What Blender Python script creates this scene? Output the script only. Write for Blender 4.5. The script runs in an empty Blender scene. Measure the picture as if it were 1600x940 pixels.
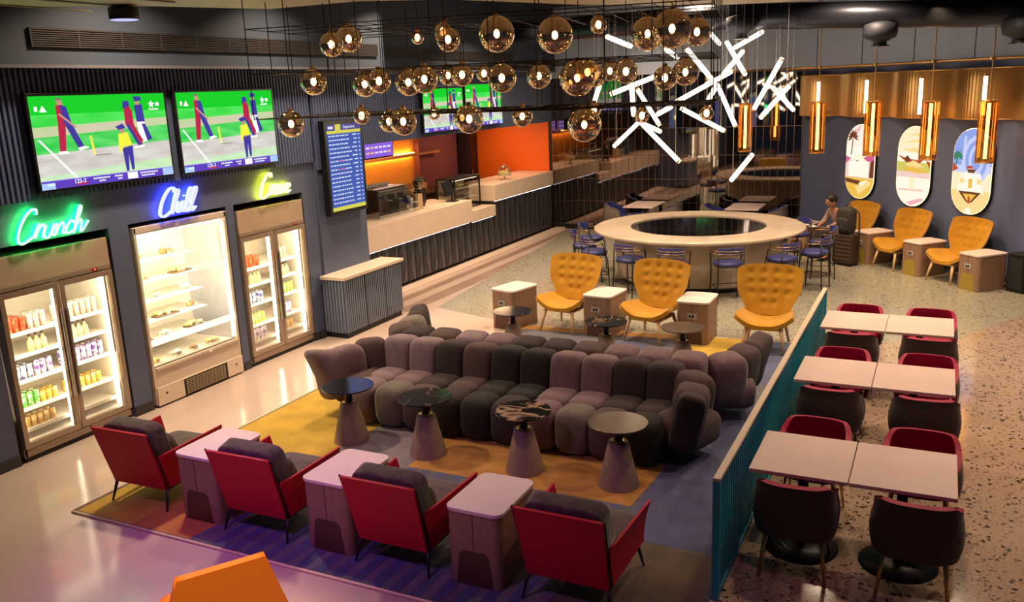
import bpy, bmesh, math, random
from math import sin, cos, pi, radians as R, sqrt, hypot, atan2
from mathutils import Vector, Matrix
random.seed(7)
SC = bpy.context.scene
C = SC.collection

# ---------------------------------------------------------------- camera
cd = bpy.data.cameras.new('camera'); cam = bpy.data.objects.new('camera', cd); C.objects.link(cam)
cd.sensor_width = 36; cd.lens = 1360 / 1600 * 36; cd.clip_end = 200
def cam_axes(tilt, roll, yaw):
    f0 = Vector((sin(yaw), cos(yaw), 0)); r0 = Vector((cos(yaw), -sin(yaw), 0)); u0 = Vector((0, 0, 1))
    f = f0 * cos(tilt) - u0 * sin(tilt); u = u0 * cos(tilt) + f0 * sin(tilt)
    return r0 * cos(roll) + u * sin(roll), u * cos(roll) - r0 * sin(roll), f
cr, cu, cf = cam_axes(R(13.6), R(-2.3), R(-26.4))
cam.matrix_world = Matrix(((cr.x, cu.x, -cf.x, 0), (cr.y, cu.y, -cf.y, 0), (cr.z, cu.z, -cf.z, 3.45), (0, 0, 0, 1)))
SC.camera = cam
SC.view_settings.view_transform = 'Standard'; SC.view_settings.look = 'None'
SC.view_settings.exposure = 0.0; SC.view_settings.gamma = 1.0; SC.view_settings.use_curve_mapping = False
SC.cycles.max_bounces = 6; SC.cycles.diffuse_bounces = 3; SC.cycles.glossy_bounces = 4
SC.cycles.transmission_bounces = 6; SC.cycles.transparent_max_bounces = 16
SC.cycles.sample_clamp_indirect = 3.0; SC.cycles.caustics_reflective = False; SC.cycles.caustics_refractive = False
SC.cycles.use_denoising = True

# ---------------------------------------------------------------- world and lights
w = bpy.data.worlds.new('world'); SC.world = w; w.use_nodes = True
w.node_tree.nodes['Background'].inputs[0].default_value = (.22, .30, .46, 1)
w.node_tree.nodes['Background'].inputs[1].default_value = .07
def area(loc, size, power, col=(1, .72, .45), aim=(0, 0, -1), spread=None, name='ceiling_downlight', sy=None):
    l = bpy.data.lights.new(name, 'AREA'); l.energy = power; l.color = col
    if sy: l.shape = 'RECTANGLE'; l.size = size; l.size_y = sy
    else: l.shape = 'DISK'; l.size = size
    if spread: l.spread = R(spread)
    o = bpy.data.objects.new(name, l); C.objects.link(o); o.location = loc
    o.rotation_euler = Vector(aim).to_track_quat('-Z', 'Y').to_euler()
    return o
def spot(loc, aim, power, col=(1, .7, .42), ang=60, blend=.8, rad=.08, name='spot_light'):
    l = bpy.data.lights.new(name, 'SPOT'); l.energy = power; l.color = col; l.spot_size = R(ang); l.spot_blend = blend; l.shadow_soft_size = rad
    o = bpy.data.objects.new(name, l); C.objects.link(o); o.location = loc
    o.rotation_euler = (Vector(aim) - Vector(loc)).to_track_quat('-Z', 'Y').to_euler()
    return o
WARM = (1, .73, .48)
for x, y, p in [(-6.9, 6.6, 100), (-7.0, 9.0, 70), (-7.1, 11.5, 90), (-7.3, 15.5, 110), (-6.0, 18.5, 50),
                (-5.0, 11.8, 85), (-2.6, 11.8, 70), (-3.9, 15.4, 110), (-1.4, 14.5, 85),
                (-0.2, 10.5, 60), (0.6, 13.6, 75), (-0.4, 7.4, 32), (1.4, 7.5, 24), (1.6, 10.5, 60)]:
    area((x, y, 4.95), .35, p, WARM, spread=130)
for x, y in [(-2.2, 16.6), (-1.2, 15.7), (-.3, 14.8)]:                       # wall washers towards the lounge seats on the slanted wall
    spot((x, y, 4.6), (x + 1.1, y + 1.1, .9), 260, (1, .64, .32), 62)
spot((-4.6, 4.6, 4.25), (-4.9, 7.4, .3), 66, (.95, .62, .62), 95)
spot((-2.2, 2.2, 4.25), (-3.6, 3.25, .6), 800, (1, .72, .4), 26)  # added fill, aimed to brighten the back of the orange chair
spot((-5.2, 2.6, 4.2), (-4.95, 3.6, 0), 60, (.3, 1, .6), 22)
area((-5.95, 16.95, 4.95), .9, 45, (1, .75, .45))
spot((-3.6, 2.7, 4.25), (-4.2, 4.9, .3), 85, (1, .48, .48), 85)
spot((-5.6, 2.8, 4.2), (-5.0, 4.6, 0), 200, (.6, .05, 1), 46, .9)
spot((-3.9, 2.4, 4.2), (-3.6, 4.6, 0), 150, (.5, .08, 1), 60, .7)
spot((0.2, 4.0, 4.9), (-.3, 6.6, .7), 70, (1, .35, .6), 60)
spot((-7.6, 4.0, 4.9), (-7.9, 5.4, 3.2), 14, (.2, .9, .8), 70)
spot((-6.6, 11.8, 4.9), (-6.1, 8.6, 0), 100, (1, .72, .3), 50)

# ---------------------------------------------------------------- materials
MATS = {}
def M(name, col, rough=.6, metal=0, em=None, es=0, noise=None, bump=None, spec=.5, sheen=0, coat=0):
    """noise = (scale, second colour, lo, hi); bump = (scale, strength)"""
    if name in MATS: return MATS[name]
    m = bpy.data.materials.new(name); m.use_nodes = True; nt = m.node_tree; N = nt.nodes; b = N['Principled BSDF']
    b.inputs['Base Color'].default_value = (*col, 1); b.inputs['Roughness'].default_value = rough; b.inputs['Metallic'].default_value = metal
    b.inputs['Specular IOR Level'].default_value = spec
    if sheen: b.inputs['Sheen Weight'].default_value = sheen; b.inputs['Sheen Roughness'].default_value = .4
    if coat: b.inputs['Coat Weight'].default_value = coat; b.inputs['Coat Roughness'].default_value = .1
    if em: b.inputs['Emission Color'].default_value = (*em, 1); b.inputs['Emission Strength'].default_value = es
    tc = N.new('ShaderNodeTexCoord')
    if noise:
        n = N.new('ShaderNodeTexNoise'); n.inputs['Scale'].default_value = noise[0]; n.inputs['Detail'].default_value = 4
        r = N.new('ShaderNodeValToRGB'); r.color_ramp.elements[0].position = noise[2]; r.color_ramp.elements[1].position = noise[3]
        r.color_ramp.elements[0].color = (*col, 1); r.color_ramp.elements[1].color = (*noise[1], 1)
        nt.links.new(tc.outputs['Object'], n.inputs['Vector']); nt.links.new(n.outputs['Fac'], r.inputs[0]); nt.links.new(r.outputs[0], b.inputs['Base Color'])
    if bump:
        n2 = N.new('ShaderNodeTexNoise'); n2.inputs['Scale'].default_value = bump[0]; n2.inputs['Detail'].default_value = 3
        bp = N.new('ShaderNodeBump'); bp.inputs['Strength'].default_value = bump[1]; bp.inputs['Distance'].default_value = .01
        nt.links.new(tc.outputs['Object'], n2.inputs['Vector']); nt.links.new(n2.outputs['Fac'], bp.inputs['Height']); nt.links.new(bp.outputs[0], b.inputs['Normal'])
    MATS[name] = m; return m
def EM(name, col, s):
    if name in MATS: return MATS[name]
    m = bpy.data.materials.new(name); m.use_nodes = True; nt = m.node_tree; nt.nodes.clear()
    e = nt.nodes.new('ShaderNodeEmission'); e.inputs[0].default_value = (*col, 1); e.inputs[1].default_value = s
    o = nt.nodes.new('ShaderNodeOutputMaterial'); nt.links.new(e.outputs[0], o.inputs[0]); MATS[name] = m; return m
def EMN(name, col, s, col2, scale):
    m = EM(name, col, s); nt = m.node_tree; N = nt.nodes
    if len(N) > 2: return m
    tc = N.new('ShaderNodeTexCoord'); mp = N.new('ShaderNodeMapping'); mp.inputs['Scale'].default_value = (1, .35, 1.6); n = N.new('ShaderNodeTexNoise'); n.inputs['Scale'].default_value = scale; n.inputs['Detail'].default_value = 3
    r = N.new('ShaderNodeValToRGB'); r.color_ramp.elements[0].position = .35; r.color_ramp.elements[1].position = .68; r.color_ramp.elements[0].color = (*col, 1); r.color_ramp.elements[1].color = (*col2, 1)
    nt.links.new(tc.outputs['Object'], mp.inputs[0]); nt.links.new(mp.outputs[0], n.inputs['Vector']); nt.links.new(n.outputs['Fac'], r.inputs[0]); nt.links.new(r.outputs[0], N['Emission'].inputs[0]); return m
def THIN(name, tint, gloss=(1, 1, 1), fac=.08, rough=.02, fres=True):
    """thin see-through sheet: tinted transparency with a glossy layer"""
    if name in MATS: return MATS[name]
    m = bpy.data.materials.new(name); m.use_nodes = True; nt = m.node_tree; N = nt.nodes; N.clear()
    t = N.new('ShaderNodeBsdfTransparent'); t.inputs[0].default_value = (*tint, 1)
    g = N.new('ShaderNodeBsdfGlossy'); g.inputs[0].default_value = (*gloss, 1); g.inputs['Roughness'].default_value = rough
    mx = N.new('ShaderNodeMixShader'); o = N.new('ShaderNodeOutputMaterial')
    if fres:
        lw = N.new('ShaderNodeLayerWeight'); lw.inputs[0].default_value = .35
        mr = N.new('ShaderNodeMapRange'); mr.inputs[3].default_value = fac; mr.inputs[4].default_value = min(1, fac + .5)
        nt.links.new(lw.outputs['Facing'], mr.inputs[0]); nt.links.new(mr.outputs[0], mx.inputs[0])
    else: mx.inputs[0].default_value = fac
    nt.links.new(t.outputs[0], mx.inputs[1]); nt.links.new(g.outputs[0], mx.inputs[2]); nt.links.new(mx.outputs[0], o.inputs[0])
    MATS[name] = m; return m
def TERRAZZO(name, base, chips, scale, thr, rough=.2, base2=None):
    m = bpy.data.materials.new(name); m.use_nodes = True; nt = m.node_tree; N = nt.nodes; L = nt.links; b = N['Principled BSDF']
    b.inputs['Roughness'].default_value = rough
    tc = N.new('ShaderNodeTexCoord'); nz = N.new('ShaderNodeTexNoise'); nz.inputs['Scale'].default_value = scale * 1.3; nz.inputs['Detail'].default_value = 2
    ad = N.new('ShaderNodeMixRGB'); ad.blend_type = 'ADD'; ad.inputs[0].default_value = .07
    L.new(tc.outputs['Object'], nz.inputs['Vector']); L.new(tc.outputs['Object'], ad.inputs[1]); L.new(nz.outputs['Color'], ad.inputs[2])
    base_n = N.new('ShaderNodeTexNoise'); base_n.inputs['Scale'].default_value = .9; L.new(tc.outputs['Object'], base_n.inputs['Vector'])
    mx0 = N.new('ShaderNodeMixRGB'); mx0.inputs[1].default_value = (*base, 1); mx0.inputs[2].default_value = (*(base2 or base), 1); L.new(base_n.outputs['Fac'], mx0.inputs[0])
    prev = mx0.outputs[0]
    for k, (col, sc, th) in enumerate([(chips[0], scale, thr), (chips[1], scale * 1.7, thr * .85), (chips[2], scale * 2.6, thr)]):
        v = N.new('ShaderNodeTexVoronoi'); v.inputs['Scale'].default_value = sc; L.new(ad.outputs[0], v.inputs['Vector'])
        sp = N.new('ShaderNodeSeparateColor'); L.new(v.outputs['Color'], sp.inputs[0])
        sub = N.new('ShaderNodeMath'); sub.operation = 'MULTIPLY'; sub.inputs[1].default_value = th; L.new(sp.outputs[0], sub.inputs[0])
        lt = N.new('ShaderNodeMath'); lt.operation = 'LESS_THAN'; L.new(v.outputs['Distance'], lt.inputs[0]); L.new(sub.outputs[0], lt.inputs[1])
        pk = N.new('ShaderNodeMath'); pk.operation = 'GREATER_THAN'; pk.inputs[1].default_value = .45; L.new(sp.outputs[1], pk.inputs[0])
        mu = N.new('ShaderNodeMath'); mu.operation = 'MULTIPLY'; L.new(lt.outputs[0], mu.inputs[0]); L.new(pk.outputs[0], mu.inputs[1])
        mx = N.new('ShaderNodeMixRGB'); mx.inputs[2].default_value = (*col, 1); L.new(mu.outputs[0], mx.inputs[0]); L.new(prev, mx.inputs[1]); prev = mx.outputs[0]
    L.new(prev, b.inputs['Base Color']); return m

# ---------------------------------------------------------------- geometry helpers
class G:
    """collects shapes; build() links them as ONE mesh object"""
    def __init__(s): s.v = []; s.f = []; s.m = []; s.s = []
    def add(s, vs, fs, m=0, sm=False):
        b = len(s.v); s.v += [tuple(v) for v in vs]
        for f in fs: s.f.append([b + i for i in f]); s.m.append(m); s.s.append(sm)
        return s
    def box(s, a, b, m=0, rz=0, piv=None):
        x0, y0, z0 = a; x1, y1, z1 = b
        vs = [(x, y, z) for x in (x0, x1) for y in (y0, y1) for z in (z0, z1)]
        if rz:
            px, py = piv or ((x0 + x1) / 2, (y0 + y1) / 2); c, q = cos(rz), sin(rz)
            vs = [(px + (x - px) * c - (y - py) * q, py + (x - px) * q + (y - py) * c, z) for x, y, z in vs]
        return s.add(vs, [(0, 1, 3, 2), (4, 6, 7, 5), (0, 4, 5, 1), (2, 3, 7, 6), (0, 2, 6, 4), (1, 5, 7, 3)], m)
    def cyl(s, p, q, r0, r1=None, n=12, m=0, caps=True, sm=True):
        r1 = r0 if r1 is None else r1; p = Vector(p); q = Vector(q); d = (q - p).normalized()
        a = d.orthogonal().normalized(); b = d.cross(a)
        vs = [p + (a * cos(2 * pi * i / n) + b * sin(2 * pi * i / n)) * r0 for i in range(n)] + [q + (a * cos(2 * pi * i / n) + b * sin(2 * pi * i / n)) * r1 for i in range(n)]
        s.add(vs, [(i, (i + 1) % n, n + (i + 1) % n, n + i) for i in range(n)], m, sm)
        if caps: s.add(vs, [tuple(range(n - 1, -1, -1)), tuple(range(n, 2 * n))], m)
        return s
    def tube(s, path, r, n=6, m=0, closed=False, rr=None):
        P = [Vector(p) for p in path]; k = len(P); vs = []; up = Vector((0, 0, 1)); a = None
        for i in range(k):
            t = (P[(i + 1) % k] - P[i - 1]) if closed else (P[min(i + 1, k - 1)] - P[max(i - 1, 0)])
            t.normalize()
            a = (t.orthogonal() if a is None else a - t * a.dot(t)).normalized(); b = t.cross(a); ri = rr[i] if rr else r
            vs += [P[i] + (a * cos(2 * pi * j / n) + b * sin(2 * pi * j / n)) * ri for j in range(n)]
        fs = [(i * n + j, i * n + (j + 1) % n, ((i + 1) % k) * n + (j + 1) % n, ((i + 1) % k) * n + j) for i in range(k if closed else k - 1) for j in range(n)]
        if not closed: fs += [tuple(range(n - 1, -1, -1)), tuple(range((k - 1) * n, k * n))]
        return s.add(vs, fs, m, True)
    def lathe(s, prof, n=24, c=(0, 0, 0), m=0, sm=True):
        k = len(prof); vs = [(c[0] + r * cos(2 * pi * j / n), c[1] + r * sin(2 * pi * j / n), c[2] + z) for r, z in prof for j in range(n)]
        fs = [(i * n + j, i * n + (j + 1) % n, (i + 1) * n + (j + 1) % n, (i + 1) * n + j) for i in range(k - 1) for j in range(n)]
        s.add(vs, fs, m, sm)
        s.add(vs, [tuple(range(n - 1, -1, -1)), tuple(range((k - 1) * n, k * n))], m)
        return s
    def prism(s, poly, ex, m=0, sm=False):
        """poly: 3D points, extruded by vector ex"""
        n = len(poly); ex = Vector(ex); vs = [Vector(p) for p in poly] + [Vector(p) + ex for p in poly]
        return s.add(vs, [tuple(range(n - 1, -1, -1)), tuple(range(n, 2 * n))] + [(i, (i + 1) % n, n + (i + 1) % n, n + i) for i in range(n)], m, sm)
    def puff(s, c, r, e=.55, ez=.6, rot=None, m=0, nu=20, nv=12, fn=None):
        """rounded cushion (superellipsoid)"""
        pw = lambda t, p: math.copysign(abs(t) ** p, t); vs = []
        for i in range(nv + 1):
            a = -pi / 2 + pi * i / nv
            for j in range(nu):
                b = 2 * pi * j / nu
                v = Vector((r[0] * pw(cos(a), ez) * pw(cos(b), e), r[1] * pw(cos(a), ez) * pw(sin(b), e), r[2] * pw(sin(a), ez)))
                if fn: v = fn(v)
                if rot: v = rot @ v
                vs.append(v + Vector(c))
        return s.add(vs, [(i * nu + j, i * nu + (j + 1) % nu, (i + 1) * nu + (j + 1) % nu, (i + 1) * nu + j) for i in range(nv) for j in range(nu)], m, True)
    def sheet(s, fn, nu, nv, th, m=0, m2=None, mr=None, sm=True):
        """a bent sheet with thickness: fn(u, v) -> (point, normal); front slot m, back slot m2, rim slot mr"""
        m2 = m if m2 is None else m2; mr = m if mr is None else mr; F = []; B = []
        for j in range(nv + 1):
            for i in range(nu + 1):
                p, n = fn(i / nu, j / nv); p = Vector(p); n = Vector(n).normalized(); F.append(p); B.append(p - n * th)
        k = len(F); q = lambda i, j: j * (nu + 1) + i
        s.add(F, [(q(i, j), q(i + 1, j), q(i + 1, j + 1), q(i, j + 1)) for i in range(nu) for j in range(nv)], m, sm)
        s.add(B, [(q(i, j + 1), q(i + 1, j + 1), q(i + 1, j), q(i, j)) for i in range(nu) for j in range(nv)], m2, sm)
        ring = [q(i, 0) for i in range(nu + 1)] + [q(nu, j) for j in range(1, nv + 1)] + [q(i, nv) for i in range(nu - 1, -1, -1)] + [q(0, j) for j in range(nv - 1, 0, -1)]
        kk = len(ring); vs = [F[i] for i in ring] + [B[i] for i in ring]
        s.add(vs, [(i, i + kk, (i + 1) % kk + kk, (i + 1) % kk) for i in range(kk)], mr, sm)
        return s
    def build(s, name, mats, parent=None, bevel=0, seg=2, loc=None, sub=0, rz=None):
        me = bpy.data.meshes.new(name); me.from_pydata(s.v, [], s.f)
        mats = mats if isinstance(mats, (list, tuple)) else [mats]
        for mt in mats: me.materials.append(mt)
        me.polygons.foreach_set('material_index', s.m); me.polygons.foreach_set('use_smooth', s.s)
        bm = bmesh.new(); bm.from_mesh(me)
        if bevel or sub: bmesh.ops.remove_doubles(bm, verts=bm.verts, dist=1e-5)
        bmesh.ops.recalc_face_normals(bm, faces=bm.faces); bm.to_mesh(me); bm.free(); me.update()
        o = bpy.data.objects.new(name, me); C.objects.link(o)
        if parent: o.parent = parent
        if loc: o.location = loc
        if rz is not None: o.rotation_euler.z = rz
        if bevel:
            b = o.modifiers.new('bevel', 'BEVEL'); b.width = bevel; b.segments = seg; b.limit_method = 'ANGLE'; b.angle_limit = R(40)
            b.harden_normals = False
        if sub:
            b = o.modifiers.new('subdivision', 'SUBSURF'); b.levels = sub; b.render_levels = sub
        return o
def tag(o, label=None, cat=None, group=None, kind=None):
    if label: o['label'] = label
    if cat: o['category'] = cat
    if group: o['group'] = group
    if kind: o['kind'] = kind
    return o
def thing(name, label, cat, loc=(0, 0, 0), rz=0, group=None):
    o = bpy.data.objects.new(name, None); C.objects.link(o); o.location = loc; o.rotation_euler = (0, 0, rz); o.empty_display_size = .1
    return tag(o, label, cat, group)
def dup(root, loc, rz, label=None, group=None):
    r = root.copy(); C.objects.link(r); r.location = loc; r.rotation_euler = (0, 0, rz)
    if label: r['label'] = label
    if group: r['group'] = group
    for ch in list(root.children):
        c = ch.copy(); C.objects.link(c); c.parent = r
        for g in list(ch.children):
            d = g.copy(); C.objects.link(d); d.parent = c
    return r
def struct(g, name, mats, **k):
    o = g.build(name, mats, **k); o['kind'] = 'structure'; return o
def text_mesh(name, body, size, mat, parent, loc, rot, extrude=.001, align='CENTER', shear=0):
    cu = bpy.data.curves.new(name, 'FONT'); cu.body = body; cu.size = size; cu.extrude = extrude; cu.align_x = align; cu.align_y = 'CENTER'; cu.shear = shear
    o = bpy.data.objects.new(name, cu); C.objects.link(o); bpy.context.view_layer.update()
    me = bpy.data.meshes.new_from_object(o.evaluated_get(bpy.context.evaluated_depsgraph_get())); bpy.data.objects.remove(o)
    me.materials.clear(); me.materials.append(mat)
    n = bpy.data.objects.new(name, me); C.objects.link(n); n.parent = parent; n.location = loc; n.rotation_euler = rot
    return n
WALLROT = (R(90), 0, R(90))       # lettering on a wall that faces +X
def rrect(w, d, r, n=5):
    pts = []
    for cx, cy, a0 in ((w / 2 - r, d / 2 - r, 0), (-w / 2 + r, d / 2 - r, 90), (-w / 2 + r, -d / 2 + r, 180), (w / 2 - r, -d / 2 + r, 270)):
        pts += [(cx + r * cos(R(a0 + 90 * i / n)), cy + r * sin(R(a0 + 90 * i / n))) for i in range(n + 1)]
    return pts
# ================================================================ THE SETTING
m_wall = M('blue_grey_paint', (.078, .10, .18), .5, noise=(3, (.09, .11, .19), .3, .7))
m_rib = M('blue_grey_ribbed_panel', (.078, .105, .20), .42)
m_dark = M('dark_soffit_paint', (.03, .043, .07), .7)
m_black = M('black_metal', (.012, .011, .012), .4, .3)
m_skirt = M('dark_skirting', (.03, .028, .03), .5)
m_brass = M('brass', (.65, .38, .14), .3, 1)
m_concrete = M('polished_beige_concrete', (.50, .38, .33), .15, noise=(.7, (.58, .45, .39), .35, .7), bump=(2.0, .02))
m_terr1 = TERRAZZO('coarse_terrazzo', (.37, .26, .19), [(.03, .018, .015), (.085, .04, .028), (.48, .38, .3)], 23, .52, .12, (.41, .28, .20))
m_terr2 = TERRAZZO('fine_pale_terrazzo', (.34, .31, .24), [(.08, .07, .055), (.15, .14, .12), (.5, .45, .36)], 26, .52, .2, (.28, .27, .21))
g = G().box((-12.5, 1.0, -.1), (6, 20.4, 0)); struct(g, 'floor', m_concrete)
g = G().prism([(-1.17, 1.0, 0), (6, 1.0, 0), (6, 16.0, 0), (2.3, 16.0, 0), (.37, 12.62, 0), (-1.17, 11.75, 0)], (0, 0, .003)); struct(g, 'floor_terrazzo', m_terr1)
g = G().prism([(-7.35, 12.0, 0), (-5.6, 11.45, 0), (-1.17, 11.75, 0), (.37, 12.62, 0), (2.3, 16.0, 0), (-2.8, 20.25, 0), (-8.25, 20.25, 0)], (0, 0, .002)); struct(g, 'floor_terrazzo_pale', m_terr2)
# darker pinkish bands inlaid along the corridor by the counter
m_band = M('pinkish_concrete_band', (.30, .20, .16), .2, noise=(1.2, (.36, .25, .2), .3, .7))
g = G()
for x0, x1 in ((-8.3, -8.12), (-7.9, -7.6)): g.box((x0, 11.6, 0), (x1, 20.2, .0012))
struct(g, 'floor_inlay', m_band)
struct(G().box((-8.68, 11.3, 0), (-8.45, 20.22, .035)), 'trim_1', M('pale_kerb', (.72, .56, .46), .4))
struct(G().box((-12.5, 1.0, 5.3), (6, 22.5, 5.4)), 'ceiling', M('dark_blue_ceiling', (.012, .013, .02), .8))

# left wall with three niches
g = G(); XW = -8.05
for y0, y1 in ((1.0, 5.06), (6.47, 6.73), (8.23, 8.36), (9.72, 10.02)): g.box((-8.9, y0, 0), (XW, y1, 2.17))
g.box((-8.9, 1.0, 2.17), (XW, 10.02, 2.57)); g.box((-8.98, 1.0, 0), (-8.9, 10.02, 2.57))
g.box((-8.9, 10.02, 0), (XW + .03, 11.16, 2.57))
g.box((-8.9, 1.0, 2.57), (XW - .05, 11.16, 3.86))
struct(g, 'wall_left', m_wall)
def ribs(y0, y1, x, z0, z1, pitch=.058, d=.05):
    g = G(); n = int((y1 - y0) / pitch)
    for i in range(n):
        y = y0 + i * pitch
        g.add([(x - d, y, z0), (x, y + pitch * .18, z0), (x, y + pitch * .68, z0), (x - d, y + pitch * .86, z0),
               (x - d, y, z1), (x, y + pitch * .18, z1), (x, y + pitch * .68, z1), (x - d, y + pitch * .86, z1)],
              [(0, 1, 5, 4), (1, 2, 6, 5), (2, 3, 7, 6), (0, 3, 2, 1), (4, 5, 6, 7), (0, 4, 7, 3)])
    return g
struct(ribs(3.2, 10.04, -8.0, 2.575, 3.84), 'wall_left_ribbing', m_rib)
struct(ribs(10.04, 11.16, -7.985, 2.45, 3.84), 'wall_column_ribbing', m_rib)
g = G()
for y0, y1 in ((1.0, 5.06), (6.47, 6.73), (8.23, 8.36), (9.72, 10.02)): g.box((XW, y0, 0), (XW + .012, y1, .11))
g.box((XW + .03, 9.8, 0), (XW + .045, 9.93, .11)); struct(g, 'baseboard_left', m_skirt)
# header above the bar opening, its ribbed cladding and the plain end
struct(G().box((-8.9, 11.16, 2.66), (-8.74, 20.25, 3.86)), 'wall_header', m_wall)
struct(ribs(11.3, 16.9, -8.68, 2.66, 3.84, .062), 'wall_header_ribbing', m_rib)
# soffit over the left wall
g = G().box((-9.0, 1.0, 3.86), (-7.78, 11.6, 5.3)).box((-9.0, 11.6, 3.86), (-8.5, 20.3, 5.3)); struct(g, 'wall_soffit', m_dark)
g = G().box((-7.82, 1.0, 3.83), (-7.74, 11.6, 3.86)).box((-8.54, 11.6, 3.83), (-8.46, 20.2, 3.86)); struct(g, 'trim_2', M('grey_soffit_edge', (.10, .10, .12), .5))
def grille(name, label, x, y0, y1, z0, z1):
    t = thing(name, label, 'air grille', (x, (y0 + y1) / 2, z0)); L = (y1 - y0) / 2; H = z1 - z0
    G().box((-.01, -L, 0), (.006, L, H)).build('backing', M('grille_void', (.008, .008, .01), .8), t)
    g = G()
    for i in range(9): g.box((.006, -L, H * i / 9 + .004), (.022, L, H * i / 9 + .014))
    k = int(2 * L / .5)
    for i in range(k + 1): g.box((.006, -L + i * 2 * L / k - .006, 0), (.024, -L + i * 2 * L / k + .006, H))
    g.build('slats', M('grille_slats', (.05, .045, .045), .5, .4), t)
grille('ceiling_grille', 'long dark slotted air grille on the soffit above the two big cricket screens', -7.77, 5.7, 11.4, 4.02, 4.2)
grille('ceiling_grille', 'slotted air grille on the soffit behind the glass globe chandelier', -8.49, 12.3, 17.6, 4.05, 4.22)

# bar alcove
m_orange = M('orange_bar_wall', (.90, .16, .012), .5)
m_amber = M('amber_back_panel', (.95, .42, .07), .45)
struct(G().box((-11.5, 11.0, 0), (-11.35, 17.9, 3.6)), 'wall_bar_back', m_amber)
struct(G().box((-11.5, 17.9, 0), (-11.2, 20.3, 3.6)), 'wall_bar_end', M('plum_wall', (.20, .07, .09), .5))
struct(G().box((-11.2, 20.22, 0), (-8.84, 20.4, 3.6)), 'wall_bar_side', m_orange)
struct(G().box((-11.5, 11.0, 3.0), (-8.9, 20.25, 3.1)), 'ceiling_bar', m_dark)
struct(G().box((-11.4, 10.9, 0), (-8.9, 11.0, 3.0)), 'wall_bar_near', m_dark)

# mirrored end wall
m_mirror = M('smoked_mirror', (.28, .24, .225), .03, 1)
g = G(); YM = 20.22; CX = -2.78; XL = -8.74
cols = 36; cw = (CX - XL) / cols
rows = [0, .14, .71, 1.26, 1.82, 2.45, 3.68]
for i in range(cols):
    for j in range(len(rows) - 1):
        x0 = XL + i * cw; top = j == len(rows) - 2
        rz = (random.uniform(-1, 1) * .11 if top else random.uniform(-1, 1) * .004)
        g.box((x0 + .004, YM - .012, rows[j] + .004), (x0 + cw - .004, YM + .01, rows[j + 1] - .004), 0, rz)
struct(g, 'wall_mirror', m_mirror)
g = G()
for i in range(cols + 1): g.box((XL + i * cw - .005, YM - .016, .12), (XL + i * cw + .005, YM + .012, 3.68))
for z in rows[1:]: g.box((XL, YM - .018, z - .006), (CX, YM + .012, z + .006))
struct(g, 'wall_mirror_trim', M('bronze_mirror_trim', (.30, .20, .13), .3, 1))
struct(G().box((XL - .2, YM + .015, 0), (CX + .3, YM + .15, 3.68)).box((XL, YM - .02, 0), (CX, YM + .02, .12)), 'wall_far', m_black)
# upper band above the mirror and the slanted wall
struct(G().box((XL, 19.95, 3.68), (-2.9, 20.4, 5.3)), 'wall_far_upper', M('grey_blue_upper_wall', (.42, .50, .70), .6))
# slanted wall x + y = 17.45
DW = 17.45; s2 = 1 / sqrt(2)
def dw(t, off=0, z=0):
    """point on the slanted wall: t metres along from the mirror corner, off metres in front of it"""
    return Vector((-2.78 + t * s2 - off * s2, DW + 2.78 - t * s2 - off * s2, z))
def dwbox(g, t0, t1, o0, o1, z0, z1, m=0):
    vs = [dw(t, o, z) for t in (t0, t1) for o in (o0, o1) for z in (z0, z1)]
    return g.add(vs, [(0, 1, 3, 2), (4, 6, 7, 5), (0, 4, 5, 1), (2, 3, 7, 6), (0, 2, 6, 4), (1, 5, 7, 3)], m)
g = G(); dwbox(g, -.25, 9.5, -.15, 0, 0, 5.3); struct(g, 'wall_right', M('slate_blue_wall', (.09, .115, .23), .6, noise=(5, (.10, .125, .25), .3, .7)))
g = G(); dwbox(g, 0, 9.5, 0, .012, 0, .1); struct(g, 'baseboard_right', m_skirt)
g = G(); dwbox(g, -.1, 9.5, 0, .55, 3.62, 5.3); struct(g, 'wall_right_soffit', M('grey_blue_upper_wall', (.42, .50, .70), .6))
g = G(); dwbox(g, -.1, 9.5, .5, .58, 3.60, 3.635); struct(g, 'trim_3', M('grey_soffit_edge', (.10, .10, .12), .5))
g = G()
for t in (1.1, 2.4, 3.7, 5.0): dwbox(g, t, t + .012, .55, .556, 3.64, 5.3)
struct(g, 'trim_4', m_black)
# undulating reeded brass band
g = G(); nn = 300; TL = 7.5
pts = []
for i in range(nn + 1):
    t = .05 + TL * i / nn; o = .16 + .13 * sin(2 * pi * (t - .15) / 1.38) + (.03 if i % 2 else 0); pts.append((t, o))
for z0, z1 in ((2.68, 3.50),):
    vs = [dw(t, o, z0) for t, o in pts] + [dw(t, o, z1) for t, o in pts]; k = len(pts)
    g.add(vs, [(i, i + 1, k + i + 1, k + i) for i in range(k - 1)])
vs = [dw(t, o, 2.68) for t, o in pts] + [dw(t, 0, 2.68) for t, o in pts]; g.add(vs, [(i, i + 1, k + i + 1, k + i) for i in range(k - 1)])
vs = [dw(t, o, 3.5) for t, o in pts] + [dw(t, 0, 3.5) for t, o in pts]; g.add(vs, [(i, i + 1, k + i + 1, k + i) for i in range(k - 1)])
t = tag(g.build('wave_panel', M('reeded_brass', (.46, .27, .10), .36, .6)), 'undulating reeded brass band running high along the slanted blue wall', 'wall panel')
g = G()
for zz in (2.68, 3.5): g.tube([dw(a, o + .01, zz) for a, o in pts[::6]], .014, 5)
g.build('edge_rail', m_brass, t)

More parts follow.
